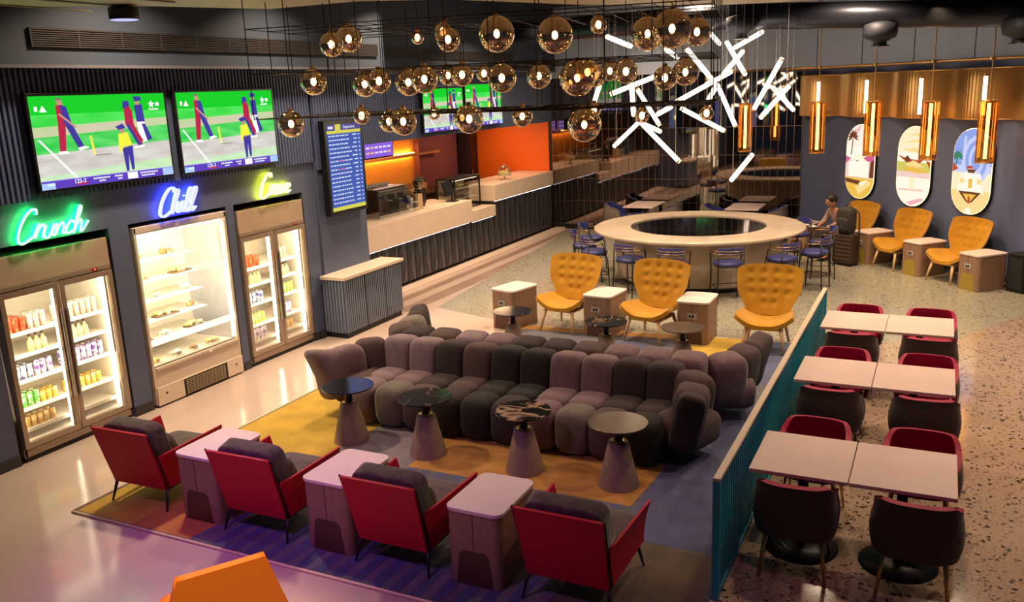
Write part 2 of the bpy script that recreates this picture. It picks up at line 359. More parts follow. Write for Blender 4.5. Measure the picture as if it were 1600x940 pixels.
# ================================================================ RUG
m_rg = {k: M('rug_' + k, c, .95, noise=(n, c2, .35, .65), bump=(300, .35), sheen=.2) for k, c, c2, n in [
    ('grey', (.085, .085, .115), (.13, .12, .145), 3), ('yellow', (.58, .36, .03), (.44, .27, .03), 4), ('orange', (.46, .20, .03), (.36, .18, .03), 4),
    ('lilac', (.20, .16, .18), (.15, .13, .15), 4), ('blue', (.09, .10, .21), (.07, .075, .15), 3), ('brown', (.14, .09, .06), (.10, .07, .055), 3),
    ('stripe', (.06, .07, .17), (.05, .055, .13), 6), ('rust', (.48, .17, .04), (.38, .13, .03), 4), ('olive', (.52, .32, .03), (.40, .24, .03), 5)]}
rk = list(m_rg); RI = {k: i for i, k in enumerate(rk)}
t = thing('area_rug', 'large patterned rug of yellow, grey, lilac and blue fields under the sofas', 'rug')
base = [(-6.65, 4.55), (-1.22, 4.55), (-1.22, 11.72), (-5.55, 11.4), (-5.75, 8.6), (-6.65, 8.45)]
G().prism([(x, y, .001) for x, y in base], (0, 0, .009), RI['grey']).build('rug_field', [m_rg[k] for k in rk], t)
def patch(name, k, poly, z):
    G().prism([(x, y, .010) for x, y in poly], (0, 0, z)).build(name, m_rg[k], t)
patch('yellow_field', 'yellow', [(-6.62, 5.4), (-5.75, 5.4), (-5.3, 6.2), (-5.2, 7.4), (-5.75, 8.4), (-6.62, 8.4)], .0012)
patch('olive_corner', 'olive', [(-6.62, 4.58), (-5.95, 4.58), (-5.95, 5.4), (-6.62, 5.4)], .0014)
patch('rust_field', 'rust', [(-5.95, 4.58), (-5.3, 4.58), (-5.2, 5.1), (-5.6, 5.4), (-5.95, 5.4)], .0013)
patch('lilac_field', 'lilac', [(-5.75, 5.4), (-5.6, 5.4), (-4.37, 5.9), (-4.3, 7.6), (-5.2, 7.4), (-5.3, 6.2)], .0015)
patch('orange_field', 'orange', [(-4.37, 6.42), (-2.15, 6.42), (-2.1, 7.3), (-4.37, 7.3)], .0016)
g = G()
for i in range(13): g.box((-4.35 + i * .17, 5.95, .010), (-4.27 + i * .17, 6.42, .0117))
g.build('blue_stripes', m_rg['blue'], t)
g = G()
for i in range(16): g.box((-5.05 + i * .17, 4.58, .010), (-4.96 + i * .17, 5.15, .0117))
g.build('dark_stripes', m_rg['stripe'], t)
patch('blue_field', 'blue', [(-2.1, 5.9), (-1.25, 5.9), (-1.25, 7.8), (-1.7, 9.3), (-2.1, 7.6)], .0013)
patch('brown_field', 'brown', [(-2.3, 4.58), (-1.25, 4.58), (-1.25, 5.88), (-2.05, 5.88)], .0013)
patch('blue_back_field', 'blue', [(-2.05, 9.9), (-1.25, 9.9), (-1.25, 11.68), (-2.15, 11.64)], .0013)
patch('yellow_back_field', 'yellow', [(-2.1, 9.6), (-1.98, 10.1), (-2.18, 11.64), (-3.0, 11.6), (-2.75, 10.6), (-3.1, 9.6)], .0014)
patch('blue_mid_field', 'blue', [(-4.2, 9.8), (-3.0, 10.0), (-2.8, 10.7), (-3.7, 11.1), (-4.4, 10.8)], .0013)
patch('orange_back_strip', 'orange', [(-5.5, 11.2), (-3.05, 11.36), (-3.05, 11.58), (-5.5, 11.38)], .0013)
g = G()
for (x0, y0), (x1, y1) in zip(base, base[1:] + base[:1]):
    if x0 == -1.22 and x1 == -1.22: continue
    g.tube([(x0, y0, .008), (x1, y1, .008)], .013, 6)
g.build('border', M('pale_rug_edging', (.75, .6, .38), .4), t)
# ================================================================ FRIDGES
m_frame = M('beige_grey_metal', (.38, .29, .22), .35, .5)
m_inner = M('white_enamel', (.85, .80, .68), .4)
m_led = EM('fridge_led', (1, .84, .60), 16)
m_glass = THIN('clear_glass', (.97, .97, .95), fac=.03)
m_steel = M('brushed_steel', (.45, .45, .46), .3, .9)
def can_mesh(kind):
    spec = {'orange': ((.75, .07, .015), (.9, .3, .1), .15), 'blush': ((.85, .55, .42), (.95, .85, .75), .17), 'bluewhite': ((.75, .75, .8), (.08, .1, .4), .15),
            'purple': ((.8, .75, .82), (.22, .08, .45), .165), 'green': ((.06, .42, .08), (.75, .9, .6), .155), 'gold': ((.75, .42, .06), (.9, .75, .4), .125), 'lime': ((.35, .55, .05), (.8, .85, .5), .15)}
    c, c2, h = spec[kind]
    body = M('can_' + kind, c, .3, .2, noise=(22, c2, .5, .56)); top = M('can_lid', (.6, .6, .6), .3, 1)
    r = .031
    g = G().lathe([(r * .8, 0), (r, .008), (r, h - .014), (r * .8, h)], 12, m=0); o = g.build('can', body)
    l = G().lathe([(r * .8, h), (r * .72, h), (r * .72, h - .003)], 12).cyl((0, 0, h - .002), (0, 0, h + .001), r * .75, None, 12).build('lid', top, o)
    return o
def bottle_mesh(kind):
    c = {'yellow': (.75, .62, .25), 'brown': (.70, .60, .35)}[kind]
    g = G().lathe([(.03, 0), (.034, .01), (.034, .10), (.014, .135), (.013, .155)], 14)
    o = g.build('bottle', M('bottle_' + kind, c, .3, noise=(9, (.85, .78, .5), .45, .6)))
    G().lathe([(.0145, .155), (.0145, .18), (.012, .182)], 12).build('cap', M('dark_cap', (.05, .03, .02), .4), o)
    return o
_first = {}
ORD = ['first', 'second', 'third', 'fourth', 'fifth', 'sixth', 'seventh', 'eighth', 'ninth', 'tenth']
def stock(kind, x, y, z, label, group):
    if kind not in _first:
        o = bottle_mesh(kind) if kind in ('yellow', 'brown') else can_mesh(kind); _first[kind] = o
        o.location = (x, y, z); o.rotation_euler.z = random.uniform(0, 6)
    else: o = dup(_first[kind], (x, y, z), random.uniform(0, 6))
    tag(o, label, 'bottle' if kind in ('yellow', 'brown') else 'drinks can', group)
def fridge(y0, y1, sign, layout):
    t = thing('drinks_fridge', 'tall two-door glass drinks fridge under the %s neon sign' % sign, 'fridge', (-8.06, (y0 + y1) / 2, 0)); L = (y1 - y0) / 2; D = -.78
    g = G().box((D, -L, .05), (D + .03, L, 2.08)).box((D, -L, .05), (0, -L + .03, 2.08)).box((D, L - .03, .05), (0, L, 2.08)).box((D, -L, 2.05), (0, L, 2.08)).box((D, -L, .05), (0, L, .16)).box((D, -L, 1.73), (-.03, L, 1.8))
    g.build('body', m_frame, t, bevel=.006)
    g = G().box((D + .03, -L + .03, .16), (D + .05, L - .03, 1.73)).box((D + .05, -L + .03, .16), (-.06, -L + .045, 1.73)).box((D + .05, L - .045, .16), (-.06, L - .03, 1.73)).box((D + .05, -L + .03, .16), (-.06, L - .03, .175)).box((D + .05, -L + .03, 1.70), (-.06, L - .03, 1.73))
    g.build('inner_lining', m_inner, t)
    hd = G().box((0, -L, 1.79), (.02, L, 2.08)).build('header_panel', M('satin_header', (.50, .37, .28), .3, .3, noise=(2, (.55, .42, .32), .4, .6)), t, bevel=.004)
    G().box((.0, -L, 1.745), (.025, L, 1.79)).build('control_strip', m_frame, t, bevel=.003)
    G().box((.02, L - .24, 1.755), (.028, L - .17, 1.782)).build('temperature_display', M('display_black', (.06, .0, .0), .3, em=(1, .02, .01), es=.25), t)
    G().box((.028, L - .208, 1.762), (.03, L - .198, 1.775)).build('display_digit', EM('red_digit', (1, .25, .15), 3), t)
    G().box((0, -L, 0), (-.05, L, .05)).build('kick_plate', m_black, t)
    G().box((0, -L + .02, .055), (.018, L - .02, .125)).box((.018, -L + .2, .085), (.02, L - .1, .09)).build('lower_panel', m_frame, t, bevel=.003)
    G().box((-.10, -L + .05, .2), (-.075, -L + .065, 1.7)).box((-.10, L - .075, .2), (-.075, L - .05, 1.7)).box((-.10, -.02, .2), (-.08, .02, 1.7)).box((-.2, -L + .1, 1.69), (-.12, L - .1, 1.7)).build('light_strips', m_led, t)
    for s in (-1, 1):
        a, b = (-L, -.006) if s < 0 else (.006, L)
        g = G().box((-.01, a, .14), (.035, a + .05, 1.735)).box((-.01, b - .05, .14), (.035, b, 1.735)).box((-.01, a + .05, .14), (.035, b - .05, .2)).box((-.01, a + .05, 1.675), (.035, b - .05, 1.735))
        d = g.build('door', m_frame, t, bevel=.005)
        G().box((.005, a + .05, .2), (.011, b - .05, 1.675)).build('glass_pane', m_glass, d)
        hy = (b - .028) if s < 0 else (a + .028)
        G().box((.035, hy - .012, .5), (.06, hy + .012, 1.45)).build('handle', m_steel, d, bevel=.004)
    zs = [1.28, 1.05, .79, .50, .28]
    for z in zs:
        g = G().box((D + .06, -L + .05, z - .012), (-.12, L - .05, z)).box((-.135, -L + .05, z - .03), (-.118, L - .05, z + .012))
        g.build('shelf', m_inner, t, bevel=.003)
    area((-8.13, (y0 + y1) / 2, 1.0), 1.5, 17, (1, .82, .58), aim=(-1, 0, -.05), name='fridge_fill', sy=1.1)  # unseen fill behind the doors, added to brighten the fridge interior
    names = ['top', 'second', 'third', 'fourth', 'lowest']
    for si, kinds in enumerate(layout):
        for kind, ya, n, rows in kinds:
            lab = {'orange': 'orange-red can', 'blush': 'pale pinkish can', 'bluewhite': 'blue and white can', 'purple': 'purple and white can', 'green': 'bright green can', 'gold': 'golden orange can', 'lime': 'lime green can', 'yellow': 'squat yellow bottle', 'brown': 'cream-labelled bottle'}[kind]
            side = 'left' if ya < .52 else 'right'
            for r in range(rows):
                for i in range(n):
                    stock(kind, -8.06 - .165 - r * .078, y0 + ya + i * .071 + random.uniform(-.003, .003), zs[si] + .001,
                          '%s, %s row, %s from left, %s shelf, %s door, %s sign fridge' % (lab, ['front', 'second', 'third'][r], ORD[i], names[si], side, sign), '%ss on the %s %s shelf, %s sign fridge' % (lab, names[si], side, sign))
    return t
fridge(5.12, 6.42, 'green', [
    [('orange', .10, 4, 3), ('blush', .40, 3, 2), ('blush', .73, 7, 2)],
    [('yellow', .37, 3, 1), ('brown', .73, 5, 1), ('bluewhite', .10, 0, 0)],
    [('bluewhite', .10, 4, 3), ('purple', .39, 3, 1), ('purple', .73, 7, 2)],
    [('green', .12, 4, 2), ('gold', .40, 3, 2), ('gold', .73, 6, 2)],
    [('gold', .12, 6, 2)]])
fridge(8.40, 9.68, 'yellow', [
    [('orange', .11, 6, 2), ('blush', .73, 5, 1)],
    [('yellow', .32, 3, 1), ('brown', .75, 5, 1)],
    [('bluewhite', .11, 6, 2), ('lime', .73, 6, 1)],
    [('lime', .11, 6, 2), ('purple', .73, 5, 1)],
    [('green', .11, 2, 1), ('purple', .25, 4, 1), ('gold', .73, 5, 1)]])

# chilled food cabinet
y0, y1 = 6.77, 8.19; L = (y1 - y0) / 2
t = thing('chilled_food_cabinet', 'brightly lit glass-fronted food display cabinet under the blue neon sign', 'display cabinet', (-8.03, (y0 + y1) / 2, 0))
m_cream = M('cream_cabinet_metal', (.62, .52, .42), .4)
G().box((-.8, -L, .03), (-.77, L, 2.12)).box((-.8, -L, .03), (0, -L + .035, 2.12)).box((-.8, L - .035, .03), (0, L, 2.12)).box((-.8, -L, 2.05), (0, L, 2.12)).build('body', m_cream, t, bevel=.006)
G().box((-.75, -L + .04, .46), (-.73, L - .04, 2.05)).box((-.73, -L + .036, .46), (-.05, -L + .04, 2.05)).box((-.73, -L + .04, 2.03), (-.05, L - .04, 2.04)).build('inner_lining', m_inner, t)
G().box((-.73, L - .042, .46), (-.05, L - .037, 2.03)).build('mirror_side', M('soft_mirror', (.62, .66, .75), .45, .8), t)
G().box((-.76, -L + .035, .05), (.0, L - .035, .45)).build('base', m_cream, t, bevel=.008)
G().box((0, -L + .01, .02), (.02, L - .01, .24)).build('lower_panel', M('pale_cabinet_panel', (.70, .58, .46), .4), t, bevel=.005)
g = G()
for i in range(8):
    for j in range(13): g.box((.02, -.27 + j * .051, .035 + i * .023), (.026, -.27 + j * .051 + .04, .035 + i * .023 + .013))
v = G().box((.018, -.3, .02), (.0215, .42, .225)).build('vent', M('grille_void', (.008, .008, .01), .8), t); g.build('vent_slats', M('vent_gold', (.36, .28, .16), .5), v)
G().cyl((.02, -L + .14, .15), (.024, -L + .14, .15), .013).cyl((.02, L - .13, .15), (.024, L - .13, .15), .013).build('screws', m_black, t)
G().box((-.01, -L + .04, .44), (.02, L - .04, .475)).build('sill', m_cream, t, bevel=.004)
G().box((.02, .15, .435), (.03, .2, .46)).build('latch', m_inner, t)
G().box((.0, -L + .036, .475), (.006, L - .036, 2.05)).build('glass_front', m_glass, t)
G().box((-.14, -L + .06, 2.0), (-.1, L - .06, 2.02)).box((-.06, -L + .045, .5), (-.045, -L + .055, 2.0)).box((-.06, L - .06, .5), (-.045, L - .05, 2.0)).build('light_strips', m_led, t)
area((-8.11, (y0 + y1) / 2, 1.35), 1.35, 38, (1, .84, .62), aim=(-1, 0, -.15), name='cabinet_fill', sy=1.25)  # extra unseen lamp behind the glass, added to lift the cabinet interior
zs = [1.66, 1.42, 1.19, .96, .73, .48]; dep = [.38, .42, .46, .5, .54, .66]
for z, d in zip(zs, dep):
    G().box((-.73, -L + .05, z - .012), (-.73 + d, L - .26 if z > .5 else L - .05, z)).build('shelf', m_inner, t, bevel=.003)
m_food = [M('pastry_brown', (.30, .15, .05), .6, noise=(30, (.5, .3, .1), .4, .6)), M('food_yellow', (.75, .55, .12), .6, noise=(40, (.85, .75, .4), .4, .6)), M('food_white', (.8, .76, .66), .6, noise=(30, (.6, .5, .35), .5, .6))]
m_tray = M('dark_tray', (.12, .08, .05), .5); m_ptray = M('pale_tray', (.7, .66, .58), .4)
def food(x, y, z, kind, wide, label, tray):
    f = thing('food_tray', label, 'food tray', (x, y, z))
    G().prism([(a, b, 0) for a, b in rrect(.15, wide, .03)], (0, 0, .014)).build('tray', m_tray if tray else m_ptray, f)
    g = G(); rnd = random.Random(int(y * 1000 + z * 77))
    for i in range(int(wide / .024)):
        g.puff((rnd.uniform(-.045, .045), -wide / 2 + .03 + (wide - .06) * rnd.random(), .03 + rnd.random() * .02), (.024, .03, .02 + .012 * rnd.random()), .9, .9, nu=8, nv=6)
    g.build('food', m_food[kind], f)
    g2 = G().box((.055, -.03, .012), (.06, .03, .055)).build('price_card', M('grey_card', (.22, .2, .2), .6), f)
F = [(0, .28, 0, .16, 0), (0, .75, 0, .18, 0), (1, .12, 0, .16, 1), (1, .36, 1, .14, 0), (1, .9, 1, .3, 1), (2, .14, 1, .1, 0), (2, .45, 2, .09, 0), (2, .92, 2, .2, 0),
     (3, .1, 0, .12, 0), (3, .52, 1, .34, 1), (3, .95, 0, .18, 0), (4, .12, 0, .2, 1), (4, .42, 2, .16, 0), (4, .9, 1, .26, 1), (5, .12, 1, .16, 0), (5, .45, 2, .18, 0), (5, .72, 0, .12, 0), (5, 1.02, 1, .24, 0)]
nm = {0: 'brown pastries', 1: 'yellow food', 2: 'white wrapped food'}; lv = ['top', 'second', 'third', 'fourth', 'fifth', 'bottom']
for sh, yy, kd, wd, tr in F:
    pos = 'near the left' if yy < .3 else 'in the middle' if yy < .7 else 'towards the right'
    food(-8.03 - .73 + dep[sh] - .1, y0 + .06 + yy, zs[sh] + .001, kd, wd, 'tray of %s %s of the %s shelf in the chilled cabinet' % (nm[kd], pos, lv[sh]), tr)

# ================================================================ SCREENS
m_bezel = M('screen_bezel', (.008, .008, .01), .25)
SP = {k: EM('screen_' + k, c, 1.25) for k, c in {'green': (.01, .52, .02), 'green2': (.08, .68, .10), 'mid': (.03, .50, .06), 'beige': (.55, .50, .36), 'pitch': (.50, .46, .42), 'pale': (.42, .66, .36), 'purple': (.10, .045, .42), 'violet': (.22, .14, .7),
      'white': (.9, .92, .95), 'red': (.42, .02, .06), 'navy': (.05, .04, .28), 'skin': (.5, .25, .18), 'yellow': (.85, .75, .05), 'ice': (.35, .5, .85), 'shadow': (.16, .17, .12), 'black': (.01, .01, .02)}.items()}
for k_, c_, c2_, sc_ in (('mid', (.03, .50, .06), (.12, .62, .14), 7), ('beige', (.55, .50, .36), (.42, .56, .26), 7), ('pitch', (.50, .46, .42), (.62, .60, .56), 9), ('pale', (.42, .66, .36), (.58, .72, .5), 8), ('green2', (.08, .68, .10), (.03, .55, .04), 6)):
    SP[k_] = EMN('screen_grass_' + k_, c_, 1.25, c2_, sc_)
SK = list(SP); SI = {k: i for i, k in enumerate(SK)}; SMAT = [SP[k] for k in SK]
def cricket(W, H, sh=0.0, umpx=0.0, gap=0.0):
    """flat broadcast picture in screen coordinates (u right, v down), facing +X"""
    g = G(); lay = [0]
    cen = [None]
    def poly(pts, k, ly):
        if cen[0] is not None: pts = [(cen[0] + (u - cen[0]) * 1.45, v) for u, v in pts]
        g.add([(.0012 * ly, (u - .5) * W, (.5 - v) * H) for u, v in pts][::-1], [tuple(range(len(pts)))], SI[k])
    def rect(u0, v0, u1, v1, k, ly): poly([(u0, v0), (u1, v0), (u1, v1), (u0, v1)], k, ly)
    rect(0, 0, 1, .2, 'green', 1); poly([(0, .2), (1, .2), (1, .29), (0, .33)], 'green2', 1); poly([(0, .33), (1, .29), (1, .38), (0, .44)], 'beige', 1)
    poly([(0, .44), (1, .38), (1, .58), (0, .62)], 'mid', 1); poly([(0, .62), (1, .56), (1, .78), (0, .86)], 'pitch', 1); poly([(0, .86), (1, .78), (1, .93), (0, .93)], 'pale', 1)
    poly([(.02, .46), (.035, .46), (.27, .93), (.25, .93)], 'white', 2)
    rect(0, .91, 1, 1, 'purple', 3); rect(0, .905, 1, .915, 'violet', 4); rect(0, .93, .09, 1, 'ice', 4); rect(.91, .91, 1, 1, 'ice', 4); rect(.62, .915, .7, .99, 'white', 4); rect(.24, .965, .32, .985, 'red', 4)
    rnd = random.Random(3)
    for a, b, vv in ((.36, .48, .935), (.40, .45, .967), (.52, .58, .935), (.54, .57, .967), (.72, .86, .935), (.73, .84, .967), (.04, .08, .95)):
        u = a
        while u < b: rect(u, vv - .008, u + .008, vv + .010, 'white', 5); u += .0125
    # corner marks
    rect(.03, .11, .05, .16, 'white', 3); poly([(.06, .17), (.085, .1), (.11, .17)], 'white', 3)
    st = [(.885 + .028 * (1 if i % 2 == 0 else .45) * sin(i * pi / 5), .13 - .05 * (1 if i % 2 == 0 else .45) * cos(i * pi / 5)) for i in range(10)]; poly(st, 'white', 3)
    rect(.92, .11, .95, .15, 'white', 3); rect(.86, .18, .94, .195, 'white', 3)
    # bowler
    o = sh; cen[0] = .22 + o
    poly([(.185 + o, .1), (.22 + o, .1), (.235 + o, .3), (.185 + o, .3)], 'red', 5); poly([(.205 + o, .1), (.235 + o, .12), (.25 + o, .3), (.215 + o, .3)], 'navy', 6)
    poly([(.19 + o, .04), (.215 + o, .04), (.22 + o, .1), (.195 + o, .1)], 'skin', 6); poly([(.185 + o, .025), (.21 + o, .02), (.22 + o, .05), (.19 + o, .05)], 'shadow', 7)
    poly([(.185 + o, .3), (.222 + o, .3), (.205 + o, .6), (.175 + o, .6)], 'red', 5); poly([(.215 + o, .3), (.25 + o, .3), (.295 + o, .57), (.265 + o, .58)], 'navy', 5)
    poly([(.19 + o, .2), (.2 + o, .19), (.27 + o, .34), (.265 + o, .36)], 'skin', 7); poly([(.17 + o, .6), (.21 + o, .6), (.22 + o, .63), (.17 + o, .63)], 'white', 6); poly([(.262 + o, .575), (.3 + o, .56), (.32 + o, .58), (.27 + o, .61)], 'white', 6)
    # stumps
    cen[0] = None
    for q in range(3): poly([(.372 + o * .6 + q * .008, .45), (.376 + o * .6 + q * .008, .45), (.392 + o * .6 + q * .006, .67), (.387 + o * .6 + q * .006, .67)], 'yellow', 5)
    rect(.4 + o * .6, .672, .52 + o * .6, .68, 'shadow', 3)
    # two players right
    a = .67 - gap; cen[0] = a + .03
    poly([(a, .16), (a + .03, .14), (a + .045, .2), (a + .045, .38), (a, .36)], 'red', 5); poly([(a, .08), (a + .03, .08), (a + .035, .14), (a - .005, .17)], 'navy', 6)
    poly([(a, .35), (a + .045, .36), (a + .08, .6), (a + .055, .61)], 'navy', 5); poly([(a + .02, .36), (a + .045, .36), (a + .085, .55), (a + .07, .6)], 'red', 6); poly([(a + .03, .62), (a + .09, .6), (a + .09, .63), (a + .03, .64)], 'white', 6)
    a = .755 - gap * .8; cen[0] = a + .03
    poly([(a, .03), (a + .04, .03), (a + .045, .08), (a + .005, .09)], 'navy', 6); poly([(a + .005, .09), (a + .03, .09), (a + .03, .13), (a + .008, .13)], 'skin', 6)
    poly([(a, .13), (a + .045, .12), (a + .05, .33), (a + .005, .33)], 'navy', 5); poly([(a + .005, .33), (a + .045, .33), (a + .05, .57), (a + .01, .57)], 'white', 5); poly([(a + .03, .35), (a + .05, .36), (a + .08, .54), (a + .05, .56)], 'navy', 6)
    # umpire
    a = .60 + umpx; cen[0] = a + .03
    poly([(a - .01, .37), (a + .03, .34), (a + .045, .39), (a + .01, .42)], 'navy', 8); poly([(a + .01, .4), (a + .035, .4), (a + .035, .45), (a + .012, .45)], 'skin', 8)
    poly([(a, .46), (a + .05, .44), (a + .07, .6), (a + .02, .62), (a + .005, .66), (a - .005, .66)], 'yellow', 8); poly([(a + .012, .6), (a + .07, .59), (a + .065, .88), (a + .05, .89), (a + .042, .7), (a + .035, .89), (a + .02, .9)], 'navy', 8)
    return g
def tv(name_label, x, y0, y1, z0, z1, **k):
    W = y1 - y0; H = z1 - z0; t = thing('television', name_label, 'television', (x, (y0 + y1) / 2, (z0 + z1) / 2))
    G().box((-.03, -W / 2, -H / 2), (.03, W / 2, H / 2)).build('housing', m_bezel, t, bevel=.006)
    b = .028; g = cricket(W - 2 * b, H - 2 * b, **k); s = g.build('screen', SMAT, t, loc=(.0305, 0, 0))
    # the flat picture layers must face the room
    text_mesh('score_lettering', '125-3', .062, SP['white'], t, (.037, (.27 - .5) * W, (.5 - .945) * (H - 2 * b)), WALLROT)
    G().box((.031, -W / 2 + b - .012, -H / 2 + b - .012), (.034, W / 2 - b + .012, -H / 2 + b)).build('lower_bezel', m_bezel, t)
    return t
tv('large cricket television above the green neon sign, umpire in yellow at right centre', -7.96, 5.66, 7.38, 2.64, 3.60)
tv('large cricket television above the blue neon sign, its players standing closer together', -7.96, 7.50, 9.17, 2.63, 3.60, gap=.0, umpx=.02, sh=-.01)
tv('farther cricket television on the ribbed header over the bar, behind the low globes', -8.62, 13.95, 15.50, 2.72, 3.56, gap=.02)
tv('cricket television at the header end nearest the orange bar wall', -8.62, 15.56, 17.22, 2.74, 3.62, sh=.02)
# departures board
t = thing('departures_board', 'tall blue departures screen in a dark frame on the blue-grey column', 'information screen', (-7.93, 10.57, 2.45)); W = .86; H = 1.30
G().box((-.05, -W / 2 - .03, -H / 2 - .03), (.05, W / 2 + .03, H / 2 + .03)).build('housing', m_bezel, t, bevel=.006)
BK = {k: EM('board_' + k, c, 1.0) for k, c in {'blue': (.07, .12, .45), 'slate': (.10, .08, .26), 'yellow': (.72, .66, .10), 'white': (.75, .8, .95), 'pink': (.8, .25, .5)}.items()}; bk = list(BK); W -= .05; H -= .06
g = G()
def br(u0, v0, u1, v1, k, ly=1): g.add([(.051 + .0012 * ly, (u0 - .5) * W, (.5 - v0) * H), (.051 + .0012 * ly, (u0 - .5) * W, (.5 - v1) * H), (.051 + .0012 * ly, (u1 - .5) * W, (.5 - v1) * H), (.051 + .0012 * ly, (u1 - .5) * W, (.5 - v0) * H)], [(0, 1, 2, 3)], bk.index(k))
br(0, 0, 1, .07, 'slate'); br(.24, 0, .4, .07, 'yellow', 2); br(0, .07, 1, .105, 'yellow'); br(0, .105, 1, .955, 'blue'); br(0, .955, 1, 1, 'yellow')
rnd = random.Random(5)
for i in range(17):
    v = .125 + i * .0485; u = .04
    while u < .56 + rnd.random() * .1:
        l = rnd.uniform(.03, .09); br(u, v, u + l, v + .014, 'pink' if i in (6, 8) and .2 < u < .4 else 'white', 2); u += l + .02
    br(.7 + rnd.random() * .08, v, .86, v + .013, 'white', 2); br(.92, v, .955, v + .016, 'white', 2)
br(.04, .02, .18, .05, 'white', 3)
g.build('screen', [BK[k] for k in bk], t)
text_mesh('header_lettering', 'Departures', .062, BK['white'], t, (.056, .12, H / 2 - .045), WALLROT)

# ================================================================ NEON SIGNS
def neon(word, label, y, z, sx, sz, col, strokes, wd):
    t = thing('neon_sign', label, 'neon sign', (XW + .045, y, z)); g = G(); h = G()
    for st in strokes:
        P = [Vector((0, a * sx + .36 * b * sz, b * sz)) for a, b in st]; Q = []
        for i in range(len(P) - 1):                                      # Catmull-Rom smoothing
            p0, p1, p2, p3 = P[max(i - 1, 0)], P[i], P[i + 1], P[min(i + 2, len(P) - 1)]
            for k in range(5):
                u = k / 5; Q.append(.5 * ((2 * p1) + (p2 - p0) * u + (2 * p0 - 5 * p1 + 4 * p2 - p3) * u * u + (3 * p1 - p0 - 3 * p2 + p3) * u ** 3))
        Q.append(P[-1]); g.tube([q + Vector((.03, 0, 0)) for q in Q], wd, 8)
        h.tube([q for q in Q], wd * .8, 6)
    g.build('neon_tube', EM('neon_core_' + word, tuple(.55 + .45 * c for c in col), 1.5), t)
    h.build('halo_tube', EM('neon_back_' + word, col, 34), t)  # added second tube, hidden behind the letters to throw coloured glow on the wall
def letter(ch, x):
    L = {'C': ([[(.34, .80), (.30, .98), (.16, .92), (.04, .55), (.02, .10), (.12, -.06), (.26, .02), (.38, .16)]], .36),
         'r': ([[(.0, .16), (.07, .50), (.04, .04)], [(.05, .25), (.13, .44), (.20, .40), (.20, .1), (.24, .04)]], .23),
         'u': ([[(.0, .42), (-.015, .14), (.04, .01), (.12, .06), (.18, .42), (.17, .1), (.24, .04)]], .25),
         'n': ([[(.0, .42), (0, .04), (.05, .3), (.12, .42), (.16, .32), (.16, .08), (.22, .06)]], .22),
         'c': ([[(.17, .36), (.10, .44), (.02, .28), (.02, .1), (.09, .03), (.20, .12)]], .20),
         'h': ([[(.0, .16), (.10, .75), (.06, .88), (.02, .6), (.0, .0), (.05, .28), (.12, .42), (.16, .32), (.15, .08), (.21, .04), (.32, .34)]], .24),
         'i': ([[(.0, .12), (.05, .42), (.04, .08), (.10, .04), (.15, .12)], [(.06, .60), (.062, .64)]], .14),
         'l': ([[(.0, .1), (.10, .7), (.08, .9), (.03, .7), (.03, .08), (.09, .02), (.16, .14)]], .15),
         'a': ([[(.16, .36), (.08, .44), (.01, .25), (.03, .06), (.11, .1), (.17, .4), (.16, .08), (.21, .05)]], .21),
         'v': ([[(.0, .42), (.04, .05), (.13, .2), (.16, .42), (.22, .36)]], .19),
         'e': ([[(.02, .2), (.14, .28), (.12, .42), (.03, .36), (.01, .12), (.08, .03), (.2, .12)]], .19)}
    st, wdt = L[ch]; return [[(x + a, b) for a, b in q] for q in st], wdt
def word(s):
    x = 0; out = []
    for ch in s: st, wdt = letter(ch, x); out += st; x += wdt
    return out, x
for wd, lab, y, z, sx, sz, col in [('Crunch', 'green neon script sign reading Crunch above the first drinks fridge', 5.36, 2.20, .50, .30, (.0, 1, .13)),
                              ('Chill', 'blue neon script sign reading Chill above the food cabinet', 7.12, 2.21, .52, .30, (.03, .06, 1)),
                              ('Crave', 'yellow neon script sign reading Crave above the farther drinks fridge', 8.79, 2.21, .50, .30, (.75, .75, .02))]:
    st, tot = word(wd); neon(wd, lab, y, z, sx, sz, col, st, .0125)
# ================================================================ BAR COUNTER
m_stone = M('pale_counter_stone', (.66, .52, .42), .35, noise=(4, (.72, .58, .47), .3, .7))
m_tile = M('dark_faceted_tile', (.05, .052, .065), .25, .3)
t = thing('bar_counter', 'long stepped bar counter with pale stone top and dark faceted front', 'counter', (-8.72, 15.6, 0))
def cb(g, y0, y1, z0, z1, x0=-1.0, x1=0): g.box((x0, y0 - 15.6, z0), (x1, y1 - 15.6, z1))
g = G(); cb(g, 11.2, 15.88, .81, 1.27); cb(g, 15.88, 16.95, .79, 1.03); cb(g, 16.95, 20.18, 1.10, 1.45); g.build('stone_top', m_stone, t, bevel=.006)
g = G(); cb(g, 11.2, 15.88, .05, .81, -.95, -.06); cb(g, 15.88, 16.95, .05, .79, -.95, -.06); cb(g, 16.95, 20.18, .05, 1.10, -.95, -.06); g.build('body', m_black, t)
g = G()
def facets(y0, y1, z0, z1):
    n = max(1, round((y1 - y0) / .27)); w_ = (y1 - y0) / n; hh = (z1 - z0) / 2
    for i in range(n):
        for j in range(2):
            a = y0 + i * w_ - 15.6; b = a + w_; za = z0 + j * hh; zb = za + hh; q = .35 if (i + j) % 2 else .65; c = a + w_ * q; c2 = a + w_ * (1 - q)
            X0, X1 = -.065, -.035
            g.add([(X0, a, za), (X1, c, za), (X0, b, za), (X0, a, zb), (X1, c2, zb), (X0, b, zb)], [(0, 1, 4, 3), (1, 2, 5, 4)])
            g.add([(X1 + .002, c - .004, za), (X1 + .004, c + .004, za), (X1 + .004, c2 + .004, zb), (X1 + .002, c2 - .004, zb)], [(0, 1, 2, 3)], 1)
facets(11.2, 15.88, .07, .785); facets(15.88, 16.95, .07, .765); facets(16.95, 20.18, .07, 1.075)
